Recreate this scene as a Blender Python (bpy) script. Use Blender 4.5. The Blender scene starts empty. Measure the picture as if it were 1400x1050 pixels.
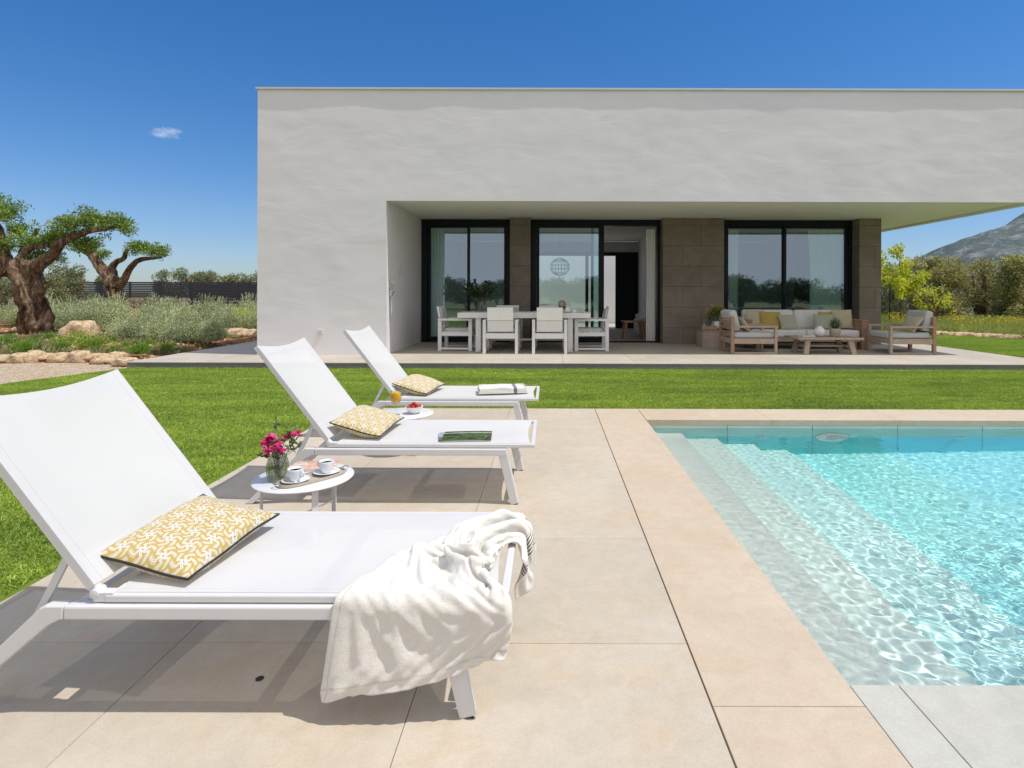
import bpy, math, random
import numpy as np
from mathutils import Vector, Matrix, noise as mnoise
R = math.radians
PI = math.pi
S = bpy.context.scene
COL = S.collection
random.seed(7)
rng = np.random.default_rng(11)

# ------------------------------------------------------------------ helpers
class MB:
    """collects geometry for one mesh object"""
    def __init__(s): s.v = []; s.f = []; s.sm = []; s.mi = []; s.cur = 0
    def add(s, vs, fs, smooth=False):
        o = len(s.v)
        s.v.extend([tuple(p) for p in vs])
        for f in fs:
            s.f.append(tuple(i + o for i in f)); s.sm.append(smooth); s.mi.append(s.cur)
        return s
    def box(s, x0, x1, y0, y1, z0, z1, M=None):
        v = [Vector((x, y, z)) for x in (x0, x1) for y in (y0, y1) for z in (z0, z1)]
        if M is not None: v = [M @ p for p in v]
        return s.add(v, [(0,1,3,2),(4,6,7,5),(0,4,5,1),(2,3,7,6),(0,2,6,4),(1,5,7,3)])
    def beam(s, p0, p1, w, h, up=(0,0,1), w1=None, h1=None):
        """box from p0 to p1; w across, h along 'up'"""
        p0 = Vector(p0); p1 = Vector(p1); d = (p1-p0).normalized()
        side = d.cross(Vector(up))
        if side.length < 1e-5: side = d.cross(Vector((1,0,0)))
        side.normalize(); u = side.cross(d)
        w1 = w if w1 is None else w1; h1 = h if h1 is None else h1
        v = []
        for p, ww, hh in ((p0,w,h),(p1,w1,h1)):
            for a, b in ((-1,-1),(1,-1),(1,1),(-1,1)):
                v.append(p + side*a*ww/2 + u*b*hh/2)
        return s.add(v, [(3,2,1,0),(4,5,6,7),(0,1,5,4),(1,2,6,5),(2,3,7,6),(3,0,4,7)])
    def tube(s, pts, rad, n=10, cap=True, smooth=True, noise=None):
        pts = [Vector(p) for p in pts]
        if not hasattr(rad, '__len__'): rad = [rad]*len(pts)
        vs = []; prev = None
        for i, p in enumerate(pts):
            d = (pts[min(i+1, len(pts)-1)] - pts[max(i-1, 0)]).normalized()
            if prev is None:
                a = d.orthogonal().normalized()
            else:
                a = prev - d*prev.dot(d)
                a = a.normalized() if a.length > 1e-6 else d.orthogonal().normalized()
            prev = a; b = d.cross(a)
            for k in range(n):
                t = 2*PI*k/n; q = a*math.cos(t) + b*math.sin(t); r = rad[i]
                if noise: r *= noise(p, t, i)
                vs.append(p + q*r)
        fs = []
        for i in range(len(pts)-1):
            for k in range(n):
                fs.append((i*n+k, i*n+(k+1) % n, (i+1)*n+(k+1) % n, (i+1)*n+k))
        if cap:
            fs.append(tuple(reversed(range(n)))); fs.append(tuple(range((len(pts)-1)*n, len(pts)*n)))
        return s.add(vs, fs, smooth)
    def lathe(s, prof, c=(0,0,0), n=32, smooth=True, rib=None):
        vs = []; fs = []
        for (r, z) in prof:
            for k in range(n):
                t = 2*PI*k/n; rr = r*(rib(t) if rib else 1)
                vs.append((c[0]+rr*math.cos(t), c[1]+rr*math.sin(t), c[2]+z))
        for i in range(len(prof)-1):
            for k in range(n):
                fs.append((i*n+k, i*n+(k+1) % n, (i+1)*n+(k+1) % n, (i+1)*n+k))
        if prof[0][0] > 1e-6: fs.append(tuple(reversed(range(n))))
        if prof[-1][0] > 1e-6: fs.append(tuple(range((len(prof)-1)*n, len(prof)*n)))
        return s.add(vs, fs, smooth)
    def sheet(s, P, smooth=True, closed=False):
        """P: array (nu,nv,3)"""
        nu, nv = len(P), len(P[0])
        vs = [tuple(P[i][j]) for i in range(nu) for j in range(nv)]
        fs = [(i*nv+j, (i+1)*nv+j, (i+1)*nv+j+1, i*nv+j+1) for i in range(nu-1) for j in range(nv-1)]
        return s.add(vs, fs, smooth)
    def build(s, name, mat, parent=None, bevel=0, seg=2, subsurf=0, label=None, loc=None, kind=None):
        me = bpy.data.meshes.new(name); me.from_pydata(s.v, [], s.f)
        mats = mat if isinstance(mat, (list, tuple)) else [mat]
        for m in mats: me.materials.append(m)
        me.polygons.foreach_set('use_smooth', s.sm)
        if len(mats) > 1: me.polygons.foreach_set('material_index', s.mi)
        me.update()
        return link(me, name, parent, bevel, seg, subsurf, label, loc, kind)

def link(me, name, parent=None, bevel=0, seg=2, subsurf=0, label=None, loc=None, kind=None):
    o = bpy.data.objects.new(name, me); COL.objects.link(o)
    if parent: o.parent = parent
    if loc is not None: o.location = loc
    if bevel:
        b = o.modifiers.new('bevel', 'BEVEL'); b.width = bevel; b.segments = seg
        b.limit_method = 'ANGLE'; b.angle_limit = R(40); b.harden_normals = False
    if subsurf:
        m = o.modifiers.new('subsurf', 'SUBSURF'); m.levels = subsurf; m.render_levels = subsurf
    if label: o['label'] = label
    if kind: o['kind'] = kind
    return o

def thing(name, label, cat, loc=(0,0,0), rz=0, group=None):
    o = bpy.data.objects.new(name, None); COL.objects.link(o)
    o.empty_display_size = .1
    o.location = loc; o.rotation_euler = (0,0,rz)
    return tag(o, label, cat, group)
def tag(o, label, cat, group=None):
    o['label'] = label; o['category'] = cat
    if group: o['group'] = group
    return o
def dup(root, loc, rz=None, label=None, group=None, scale=None):
    kids = {}
    for c in bpy.data.objects:
        if c.parent: kids.setdefault(c.parent, []).append(c)
    def cp(o, par):
        c = o.copy(); COL.objects.link(c)
        if par is not None: c.parent = par
        for k in kids.get(o, []): cp(k, c)
        return c
    r = cp(root, None); r.location = loc
    if rz is not None: r.rotation_euler = (0,0,rz)
    if scale is not None: r.scale = (scale, scale, scale) if not hasattr(scale, '__len__') else scale
    if label: r['label'] = label
    if group: r['group'] = group
    return r

def np_mesh(name, V, F, smooth=False):
    """V (n,3), F (m,k) arrays"""
    me = bpy.data.meshes.new(name); n, k = F.shape
    me.vertices.add(len(V)); me.vertices.foreach_set('co', np.asarray(V, np.float32).ravel())
    me.loops.add(n*k); me.loops.foreach_set('vertex_index', F.astype(np.int32).ravel())
    me.polygons.add(n); me.polygons.foreach_set('loop_start', np.arange(0, n*k, k, dtype=np.int32))
    try: me.polygons.foreach_set('loop_total', np.full(n, k, np.int32))
    except Exception: pass
    me.polygons.foreach_set('use_smooth', np.full(n, smooth, bool))
    me.update(calc_edges=True)
    return me

# ------------------------------------------------------------------ materials
def rgb(r, g, b): return (r, g, b, 1)
class NT:
    def __init__(s, name):
        s.m = bpy.data.materials.new(name); s.m.use_nodes = True
        s.t = s.m.node_tree; s.b = s.t.nodes['Principled BSDF']; s.out = s.t.nodes['Material Output']
    def n(s, typ, **kw):
        nd = s.t.nodes.new('ShaderNode'+typ)
        for k, v in kw.items():
            if k.startswith('i_'):
                key = k[2:].replace('_', ' ')
                nd.inputs[key].default_value = v
            else: setattr(nd, k, v)
        return nd
    def l(s, a, b): s.t.links.new(a, b)
    def coord(s, kind='Object', scale=(1,1,1)):
        c = s.n('TexCoord'); mp = s.n('Mapping'); mp.inputs['Scale'].default_value = scale
        s.l(c.outputs[kind], mp.inputs[0]); return mp.outputs[0]
    def world(s, scale=(1,1,1)):
        c = s.n('NewGeometry'); mp = s.n('Mapping'); mp.inputs['Scale'].default_value = scale
        s.l(c.outputs['Position'], mp.inputs[0]); return mp.outputs[0]
    def noise(s, vec, scale, detail=4, rough=.55, dist=0):
        nd = s.n('TexNoise'); nd.inputs['Scale'].default_value = scale; nd.inputs['Detail'].default_value = detail
        nd.inputs['Roughness'].default_value = rough; nd.inputs['Distortion'].default_value = dist
        s.l(vec, nd.inputs['Vector']); return nd.outputs['Fac']
    def ramp(s, fac, stops, interp='LINEAR'):
        nd = s.n('ValToRGB'); cr = nd.color_ramp; cr.interpolation = interp
        while len(cr.elements) < len(stops): cr.elements.new(.5)
        for e, (p, c) in zip(cr.elements, stops):
            e.position = p; e.color = (*c, 1) if len(c) == 3 else c
        s.l(fac, nd.inputs[0]); return nd.outputs[0]
    def mix(s, fac, a, b, blend='MIX'):
        nd = s.n('Mix', data_type='RGBA', blend_type=blend)
        for sock, val in ((nd.inputs[0], fac), (nd.inputs[6], a), (nd.inputs[7], b)):
            if hasattr(val, 'node'): s.l(val, sock)
            else: sock.default_value = val if not hasattr(val, '__len__') else ((*val, 1) if len(val) == 3 else val)
        return nd.outputs[2]
    def math(s, op, a, b=None, c=None):
        nd = s.n('Math', operation=op)
        for k, val in enumerate((a, b, c)):
            if val is None: continue
            if hasattr(val, 'node'): s.l(val, nd.inputs[k])
            else: nd.inputs[k].default_value = val
        return nd.outputs[0]
    def bump(s, h, strength=.3, dist=.01, chain=None):
        nd = s.n('Bump'); nd.inputs['Strength'].default_value = strength; nd.inputs['Distance'].default_value = dist
        s.l(h, nd.inputs['Height'])
        if chain is not None: s.l(chain, nd.inputs['Normal'])
        return nd.outputs[0]
    def set(s, color=None, rough=None, normal=None, metal=None, spec=None, **kw):
        b = s.b
        def put(key, v):
            if v is None: return
            if hasattr(v, 'node'): s.l(v, b.inputs[key])
            else: b.inputs[key].default_value = (*v, 1) if hasattr(v, '__len__') and len(v) == 3 else v
        put('Base Color', color); put('Roughness', rough); put('Normal', normal); put('Metallic', metal); put('Specular IOR Level', spec)
        for k, v in kw.items(): put(k.replace('_', ' '), v)
        return s.m

def simple(name, col, rough=.5, var=.06, scale=8, bump=0, bscale=120, spec=.5, metal=0):
    t = NT(name); v = t.coord()
    f = t.noise(v, scale, 5)
    c = t.ramp(f, [(.3, tuple(x*(1-var) for x in col)), (.7, tuple(min(1, x*(1+var)) for x in col))])
    nrm = t.bump(t.noise(v, bscale, 3), bump, .002) if bump else None
    return t.set(c, rough, nrm, metal, spec)

M = {}
# stone paving: per-slab tint, cloudy stains, fine grain
def stone(name, a, b, stain, rough=.72, island=.035, scale=1.3):
    t = NT(name); v = t.world()
    f1 = t.noise(v, scale, 6, .6, .6)
    base = t.ramp(f1, [(.32, a), (.68, b)])
    f2 = t.noise(t.world((1, 1.6, 1)), scale*1.7, 6, .68, 1.6)
    st = t.ramp(f2, [(.48, (0,0,0)), (.66, (1,1,1))])
    c = t.mix(t.math('MULTIPLY', st, .5), base, stain)
    f3 = t.noise(v, 160, 3, .7)
    sp = t.ramp(f3, [(.25, (.90,.90,.90)), (.75, (1.07,1.07,1.07))])
    c = t.mix(1.0, c, sp, 'MULTIPLY')
    f4 = t.noise(v, 11, 5, .7, .5); c = t.mix(1.0, c, t.ramp(f4, [(.30, (.92,.915,.90)), (.55, (1.0,1.0,1.0)), (.75, (1.05,1.05,1.06))]), 'MULTIPLY')
    g = t.n('NewGeometry')
    isl = t.ramp(g.outputs['Random Per Island'], [(0, (1-island,)*3), (1, (1+island,)*3)])
    c = t.mix(1.0, c, isl, 'MULTIPLY')
    nb = t.bump(f3, .25, .0015); nb = t.bump(f1, .12, .01, nb)
    return t.set(c, rough, nb, spec=.35)
M['deck'] = stone('sandstone_paving', (.485,.425,.34), (.55,.49,.40), (.53,.41,.275))
M['coping'] = stone('sandstone_coping', (.505,.42,.315), (.56,.475,.37), (.535,.40,.265), island=.03)
M['grey_stone'] = stone('grey_pool_stone', (.44,.44,.39), (.51,.51,.46), (.50,.47,.41), island=.03)
M['patio'] = stone('terrace_stone', (.44,.40,.335), (.52,.475,.40), (.40,.35,.29), island=.05)
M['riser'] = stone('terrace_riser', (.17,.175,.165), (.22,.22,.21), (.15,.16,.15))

# brown stone cladding in big slabs
t = NT('brown_stone_cladding'); v = t.coord()
bk = t.n('TexBrick', offset=.37); bk.inputs['Scale'].default_value = 1
bk.inputs['Brick Width'].default_value = 1.1; bk.inputs['Row Height'].default_value = .47; bk.inputs['Mortar Size'].default_value = .004
bk.inputs['Color1'].default_value = rgb(.235,.195,.155); bk.inputs['Color2'].default_value = rgb(.20,.17,.138); bk.inputs['Mortar'].default_value = rgb(.06,.05,.04)
cb = t.n('CombineXYZ'); sp = t.n('SeparateXYZ'); t.l(v, sp.inputs[0])
t.l(t.math('ADD', sp.outputs[0], sp.outputs[1]), cb.inputs[0]); t.l(sp.outputs[2], cb.inputs[1]); t.l(cb.outputs[0], bk.inputs['Vector'])
f = t.noise(t.coord('Object', (1,1,1.5)), 2.2, 7, .65, .7)
c = t.mix(1.0, bk.outputs[0], t.ramp(f, [(.3, (.80,.79,.78)), (.7, (1.18,1.17,1.15))]), 'MULTIPLY')
M['cladding'] = t.set(c, .75, t.bump(t.noise(v, 60, 4), .3, .003), spec=.3)

# rendered facade
t = NT('white_render_plaster'); v = t.world()
f = t.noise(t.world((.5,1,1)), .9, 5, .6, .5)
c = t.ramp(f, [(.3, (.76,.745,.76)), (.7, (.81,.795,.81))])
hz = t.noise(t.world((.55,1,1.3)), 2.0, 3, .5, .8)
nb = t.bump(t.noise(v, 70, 4, .6), .35, .003, t.bump(hz, .35, .02))
M['plaster'] = t.set(c, .85, nb, spec=.2)
M['white_paint'] = simple('white_wall_paint', (.84,.84,.83), .8, .02, 3, .15, 60, .2)
M['soffit'] = simple('soffit_paint', (.86,.86,.82), .8, .02, 2, .1, 60, .2)
M['coping_metal'] = simple('pale_roof_flashing', (.62,.61,.58), .45, .05)
M['white_metal'] = simple('white_powder_coat', (.66,.66,.665), .38, .02, 12, .08, 400)
M['dark_metal'] = simple('anthracite_aluminium', (.006,.009,.013), .45, .1, 10, spec=.25)
M['fence_metal'] = simple('dark_fence_aluminium', (.022,.028,.042), .45, .1, 10)
M['plastic_grey'] = simple('light_grey_plastic', (.6,.6,.58), .4, .04)
M['black'] = simple('dark_rubber', (.02,.02,.02), .6)
M['steel'] = simple('brushed_steel', (.6,.6,.58), .25, .05, 20, metal=1)

def wood(name, a, b, rough=.7, grain=14):
    t = NT(name); v = t.coord('Object', (1,1,1))
    g = t.n('NewGeometry')
    off = t.n('Mapping'); t.l(v, off.inputs[0])
    cmb = t.n('CombineXYZ'); t.l(g.outputs['Random Per Island'], cmb.inputs[0]); t.l(g.outputs['Random Per Island'], cmb.inputs[1])
    t.l(cmb.outputs[0], off.inputs['Location'])
    f = t.noise(off.outputs[0], grain, 6, .65, 2.5)
    f2 = t.noise(off.outputs[0], 120, 2)
    c = t.ramp(f, [(.28, a), (.72, b)])
    isl = t.ramp(g.outputs['Random Per Island'], [(0, (.86,.86,.86)), (1, (1.12,1.12,1.12))])
    c = t.mix(1.0, c, isl, 'MULTIPLY')
    return t.set(c, rough, t.bump(f2, .2, .002), spec=.3)
M['whitewash'] = wood('whitewashed_wood', (.76,.75,.73), (.90,.895,.885))
M['teak'] = wood('weathered_teak', (.30,.18,.105), (.48,.32,.21))
M['grey_teak'] = wood('silvered_teak', (.34,.26,.20), (.54,.44,.35))
M['bark'] = None

def fabric(name, col, rough=.9, scale=900, var=.05, sheen=.2, bump=.3):
    t = NT(name); v = t.coord()
    f = t.noise(v, 5, 4); w = t.noise(v, scale, 2)
    c = t.ramp(f, [(.3, tuple(x*(1-var) for x in col)), (.7, tuple(min(1,x*(1+var)) for x in col))])
    c = t.mix(1.0, c, t.ramp(w, [(.3, (.9,.9,.9)), (.7, (1.06,1.06,1.06))]), 'MULTIPLY')
    return t.set(c, rough, t.bump(w, bump, .001), spec=.15, Sheen_Weight=sheen)
M['cream_fabric'] = fabric('cream_outdoor_fabric', (.74,.72,.67))
M['grey_fabric'] = fabric('pale_grey_fabric', (.55,.56,.55))
M['mustard'] = fabric('mustard_fabric', (.46,.34,.10))
M['sage'] = fabric('sage_fabric', (.42,.43,.32))
M['sand'] = fabric('sand_fabric', (.50,.44,.30))
M['piping'] = fabric('dark_piping', (.03,.028,.025))
M['curtain'] = fabric('white_linen_curtain', (.88,.88,.85), var=.03)

# white towel (terry)
t = NT('white_terry_towel'); v = t.coord()
w = t.noise(v, 260, 4, .75); w2 = t.noise(v, 70, 3)
c = t.mix(1.0, (.80,.775,.72), t.ramp(w, [(.25, (.84,.84,.83)), (.75, (1.08,1.08,1.08))]), 'MULTIPLY')
# woven dark stripes near one end (UV x)
uv = t.n('UVMap'); uv.uv_map = 'UVMap'; sp = t.n('SeparateXYZ'); t.l(uv.outputs[0], sp.inputs[0])
st = t.math('FRACT', t.math('MULTIPLY', sp.outputs[0], 105.0))
line = t.math('LESS_THAN', st, .36)
band = t.math('MULTIPLY', t.math('GREATER_THAN', sp.outputs[0], .85), t.math('LESS_THAN', sp.outputs[0], .905))
side = t.math('GREATER_THAN', sp.outputs[1], .55)
c = t.mix(t.math('MULTIPLY', t.math('MULTIPLY', line, band), side), c, (.05,.05,.055))
hem = t.math('MULTIPLY', t.math('GREATER_THAN', sp.outputs[0], .030), t.math('LESS_THAN', sp.outputs[0], .036))
h2 = t.math('MULTIPLY', t.math('GREATER_THAN', sp.outputs[1], .035), t.math('LESS_THAN', sp.outputs[1], .045))
c = t.mix(t.math('MULTIPLY', t.math('MAXIMUM', hem, h2), .35), c, (.45,.43,.38))
M['towel'] = t.set(c, .95, t.bump(w, .7, .004, t.bump(w2, .35, .004)), spec=.1, Sheen_Weight=.35, Subsurface_Weight=.12, Subsurface_Scale=.02)
# folded towel (grey band)
t = NT('white_folded_towel'); v = t.coord()
sp = t.n('SeparateXYZ'); t.l(v, sp.inputs[0]); w = t.noise(v, 500, 3, .7)
band = t.math('MULTIPLY', t.math('GREATER_THAN', sp.outputs[0], .095), t.math('LESS_THAN', sp.outputs[0], .125))
c = t.mix(band, (.70,.68,.63), (.17,.17,.17))
M['folded'] = t.set(c, .95, t.bump(w, .5, .002), spec=.1, Sheen_Weight=.3)

# lounger sling: fine mesh that lets some light through
t = NT('white_mesh_sling'); v = t.coord()
w = t.n('TexWave', wave_type='BANDS', bands_direction='X'); w.inputs['Scale'].default_value = 260; t.l(v, w.inputs[0])
w2 = t.n('TexWave', wave_type='BANDS', bands_direction='Y'); w2.inputs['Scale'].default_value = 260; t.l(v, w2.inputs[0])
h = t.math('MULTIPLY', w.outputs['Fac'], w2.outputs['Fac'])
sy = t.n('SeparateXYZ'); t.l(v, sy.inputs[0]); fy = t.math('ABSOLUTE', t.math('SUBTRACT', sy.outputs[1], .34))
seam = t.math('LESS_THAN', t.math('ABSOLUTE', t.math('SUBTRACT', fy, .288)), .0016)
big = t.noise(v, 3.0, 3); slc = t.mix(1.0, (.70,.70,.705), t.ramp(big, [(.3,(.965,.965,.965)), (.7,(1.02,1.02,1.02))]), 'MULTIPLY'); slc = t.mix(t.math('MULTIPLY', seam, .30), slc, (.40,.40,.41))
t.set(slc, .6, t.bump(h, .15, .0006), spec=.2)
tr = t.n('BsdfTransparent'); tl = t.n('BsdfTranslucent'); tl.inputs[0].default_value = rgb(.8,.8,.8)
m1 = t.n('MixShader'); m1.inputs[0].default_value = .10; t.l(t.b.outputs[0], m1.inputs[1]); t.l(tl.outputs[0], m1.inputs[2])
m2 = t.n('MixShader'); m2.inputs[0].default_value = .10; t.l(m1.outputs[0], m2.inputs[1]); t.l(tr.outputs[0], m2.inputs[2])
t.l(m2.outputs[0], t.out.inputs[0]); M['sling'] = t.m

# patterned pillow: pinwheel figures on a hexagonal lattice
def pinwheel(name, scale, base, line, core):
    t = NT(name); c = t.n('TexCoord'); sp = t.n('SeparateXYZ'); t.l(c.outputs['Object'], sp.inputs[0])
    X = t.math('MULTIPLY', sp.outputs[0], scale); Y = t.math('MULTIPLY', sp.outputs[1], scale)
    # two interleaved rectangular lattices (1 x sqrt3) give hexagon cells
    def cell(ox, oy):
        fx = t.math('SUBTRACT', t.math('FRACT', t.math('ADD', X, ox)), .5)
        ry = t.math('DIVIDE', t.math('ADD', Y, oy), 1.7320508)
        fy = t.math('MULTIPLY', t.math('SUBTRACT', t.math('FRACT', ry), .5), 1.7320508)
        d = t.math('SQRT', t.math('ADD', t.math('MULTIPLY', fx, fx), t.math('MULTIPLY', fy, fy)))
        return fx, fy, d
    ax, ay, ad = cell(100.0, 173.205); bx, by, bd = cell(100.5, 173.205+.8660254)
    sel = t.math('LESS_THAN', ad, bd)
    def pick(a, b): return t.math('ADD', t.math('MULTIPLY', a, sel), t.math('MULTIPLY', b, t.math('SUBTRACT', 1.0, sel)))
    x, y, d = pick(ax, bx), pick(ay, by), pick(ad, bd)
    ang = t.math('ARCTAN2', y, x)
    zig = t.math('MULTIPLY', t.math('ABSOLUTE', t.math('SUBTRACT', d, .27)), 3.1)
    turn = t.math('ADD', t.math('DIVIDE', t.math('MULTIPLY', ang, 6.0), 2*PI), zig)
    fr = t.math('FRACT', t.math('ADD', turn, 10.0))
    dist = t.math('MULTIPLY', t.math('ABSOLUTE', t.math('SUBTRACT', fr, .5)), 2.0)      # 1 at line, 0 mid-arm
    wid = t.math('MULTIPLY', t.math('SUBTRACT', 1.0, dist), d)                              # metric distance to the line
    white = t.math('LESS_THAN', wid, .10)
    navy = t.math('LESS_THAN', wid, .014)
    # a second thin line inside each arm
    mid = t.math('MULTIPLY', t.math('LESS_THAN', t.math('ABSOLUTE', t.math('SUBTRACT', wid, .20)), .022), t.math('GREATER_THAN', d, .30))
    w = t.noise(c.outputs['Object'], 900, 2)
    col = t.mix(white, base, line); col = t.mix(mid, col, line); col = t.mix(navy, col, core)
    col = t.mix(1.0, col, t.ramp(w, [(.3, (.88,.88,.88)), (.7, (1.08,1.08,1.08))]), 'MULTIPLY')
    return t.set(col, .85, t.bump(w, .35, .001), spec=.15, Sheen_Weight=.2)
M['pillow'] = pinwheel('yellow_pinwheel_fabric', 14.0, (.48,.36,.11), (.74,.72,.65), (.08,.10,.20))

# ceramics, glass, food
M['ceramic'] = simple('white_ceramic', (.80,.80,.79), .18, .01, spec=.5)
M['ceramic_blue'] = simple('pale_glazed_ceramic', (.70,.74,.78), .16, .02)
M['tray'] = wood('pale_tray_wood', (.40,.35,.28), (.52,.46,.38), .5)
M['straw'] = simple('strawberry_skin', (.45,.02,.015), .3, .3, 60, .4, 300)
M['coffee'] = simple('coffee', (.03,.012,.005), .15)
def glassy(name, col, rough=0.0, ior=1.45):
    t = NT(name); lw = t.n('LayerWeight'); lw.inputs[0].default_value = .5; r0 = ((ior-1)/(ior+1))**2
    f = t.math('ADD', t.math('MULTIPLY', t.math('POWER', lw.outputs['Facing'], 4.0), 1-r0), r0)
    tr = t.n('BsdfTransparent'); tr.inputs[0].default_value = rgb(*col)
    gl = t.n('BsdfGlossy'); gl.inputs['Roughness'].default_value = rough
    m = t.n('MixShader'); t.l(f, m.inputs[0]); t.l(tr.outputs[0], m.inputs[1]); t.l(gl.outputs[0], m.inputs[2])
    t.l(m.outputs[0], t.out.inputs[0]); return t.m
M['glass'] = glassy('clear_glass', (.96,.98,.97), ior=1.5)
M['vase_glass'] = glassy('smoky_ribbed_glass', (.83,.84,.78), ior=1.8)
t = NT('orange_juice'); M['juice'] = t.set((.95,.47,.01), .25)
# window glass
t = NT('window_glass'); lw = t.n('LayerWeight'); lw.inputs[0].default_value = .5
fac = t.math('ADD', t.math('MULTIPLY', t.math('POWER', lw.outputs['Facing'], 4.0), .70), .30)
tr = t.n('BsdfTransparent'); tr.inputs[0].default_value = rgb(.62,.82,.76)
gl = t.n('BsdfGlossy'); gl.inputs['Roughness'].default_value = 0.0; gl.inputs[0].default_value = rgb(.70,.88,1.0)
g2 = t.noise(t.coord('Object', (1,1,1)), .7, 2); t.l(t.bump(g2, .05, .02), gl.inputs['Normal'])
mx = t.n('MixShader'); t.l(fac, mx.inputs[0]); t.l(tr.outputs[0], mx.inputs[1]); t.l(gl.outputs[0], mx.inputs[2]); t.l(mx.outputs[0], t.out.inputs[0])
M['window'] = t.m

# vegetation
def leafmat(name, cols, rough=.5, trans=.35, clump=1.2):
    t = NT(name); g = t.n('NewGeometry')
    c = t.ramp(g.outputs['Random Per Island'], [(i/(len(cols)-1), c) for i, c in enumerate(cols)])
    n = t.noise(t.world(), clump, 3)
    c = t.mix(1.0, c, t.ramp(n, [(.3, (.70,.74,.70)), (.7, (1.25,1.2,1.12))]), 'MULTIPLY')
    t.set(c, rough, spec=.35)
    tl = t.n('BsdfTranslucent'); t.l(c, tl.inputs[0])
    m = t.n('MixShader'); m.inputs[0].default_value = trans; t.l(t.b.outputs[0], m.inputs[1]); t.l(tl.outputs[0], m.inputs[2])
    t.l(m.outputs[0], t.out.inputs[0]); return t.m
M['olive_leaf'] = leafmat('fresh_olive_leaves', [(.05,.10,.015),(.20,.34,.05),(.48,.60,.17)])
M['grey_olive'] = leafmat('grey_olive_leaves', [(.10,.13,.05),(.26,.29,.14),(.44,.46,.28)])
M['wild_olive'] = leafmat('sunlit_wild_olive_leaves', [(.12,.15,.04),(.38,.38,.13),(.68,.60,.28)])  # sunlit yellow-grey highlights put into the leaf tones
M['lavender'] = leafmat('silver_lavender_leaves', [(.22,.29,.11),(.46,.54,.30),(.76,.80,.58)], trans=.2)
M['yellow_leaf'] = leafmat('yellow_green_leaves', [(.36,.50,.04),(.66,.72,.07),(.88,.76,.07)], trans=.45)
M['fresh_leaf'] = leafmat('fresh_shrub_leaves', [(.14,.24,.03),(.34,.46,.07),(.60,.66,.18)])
M['ground_cover'] = leafmat('ground_cover_leaves', [(.12,.18,.05),(.28,.32,.14),(.42,.44,.24)])
M['bright_green'] = leafmat('bright_herb_leaves', [(.14,.28,.03),(.24,.42,.05),(.34,.52,.10)])
M['meadow'] = leafmat('meadow_grass_blades', [(.22,.34,.07),(.38,.46,.12),(.56,.54,.22)])
M['meadow_flower'] = leafmat('yellow_meadow_flowers', [(.55,.42,.02),(.65,.5,.03)])
M['dark_leaf'] = leafmat('dark_hedge_leaves', [(.015,.04,.012),(.03,.07,.02),(.06,.11,.03)])
M['petal'] = leafmat('magenta_petals', [(.52,.01,.14),(.74,.03,.26),(.88,.28,.50)], trans=.3, clump=60)
M['bouquet_leaf'] = leafmat('bouquet_leaves', [(.08,.14,.05),(.16,.24,.09),(.30,.38,.18)])
M['agave'] = leafmat('agave_leaves', [(.06,.11,.07),(.12,.18,.12)], trans=.05)
# lawn blades
t = NT('artificial_turf_blades'); g = t.n('NewGeometry')
c = t.ramp(g.outputs['Random Per Island'], [(0,(.19,.32,.05)), (.5,(.36,.51,.09)), (.85,(.50,.65,.14)), (1,(.64,.70,.25))])
n1 = t.noise(t.world((.35,1.6,1)), 1.5, 4, .6, .5); n2 = t.noise(t.world(), 9, 3)
c = t.mix(1.0, c, t.ramp(n1, [(.3, (.70,.74,.66)), (.7, (1.30,1.20,1.05))]), 'MULTIPLY')
c = t.mix(1.0, c, t.ramp(n2, [(.3, (.78,.82,.8)), (.7, (1.2,1.15,1.1))]), 'MULTIPLY')
t.set(c, .55, spec=.3)
tl = t.n('BsdfTranslucent'); t.l(c, tl.inputs[0]); m = t.n('MixShader'); m.inputs[0].default_value = .3
t.l(t.b.outputs[0], m.inputs[1]); t.l(tl.outputs[0], m.inputs[2]); t.l(m.outputs[0], t.out.inputs[0]); M['turf'] = t.m
def ground(name, a, b, c3, sc=3, bump=.5):
    t = NT(name); v = t.world(); f = t.noise(v, sc, 8, .65, .4); f2 = t.noise(v, sc*22, 4, .7)
    c = t.ramp(f, [(.3, a), (.55, b), (.75, c3)])
    c = t.mix(1.0, c, t.ramp(f2, [(.3, (.75,.75,.75)), (.7, (1.2,1.2,1.2))]), 'MULTIPLY')
    return t.set(c, .9, t.bump(f2, bump, .02), spec=.15)
M['lawn_base'] = ground('turf_backing', (.13,.20,.02), (.16,.24,.03), (.19,.27,.04), 4)
M['gravel'] = ground('pale_gravel', (.44,.35,.25), (.55,.45,.34), (.60,.51,.40), 6, .7)
M['soil'] = ground('reddish_soil', (.20,.085,.035), (.32,.15,.07), (.42,.25,.13), 2)
M['terrain'] = ground('dry_field', (.10,.11,.035), (.16,.15,.06), (.22,.19,.09), .4)
# bark
t = NT('gnarled_olive_bark'); v = t.coord('Object', (1,1,.35)); f = t.noise(v, 5, 8, .7, 1.5); f2 = t.noise(v, 24, 5, .7, 1)
vo = t.n('TexVoronoi'); vo.inputs['Scale'].default_value = 14; t.l(v, vo.inputs['Vector'])
c = t.ramp(f, [(.34,(.035,.02,.012)), (.48,(.20,.13,.08)), (.62,(.44,.33,.23))])
M['bark'] = t.set(c, .9, t.bump(f2, 1.0, .05, t.bump(f, 1.0, .12)), spec=.15)
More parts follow.
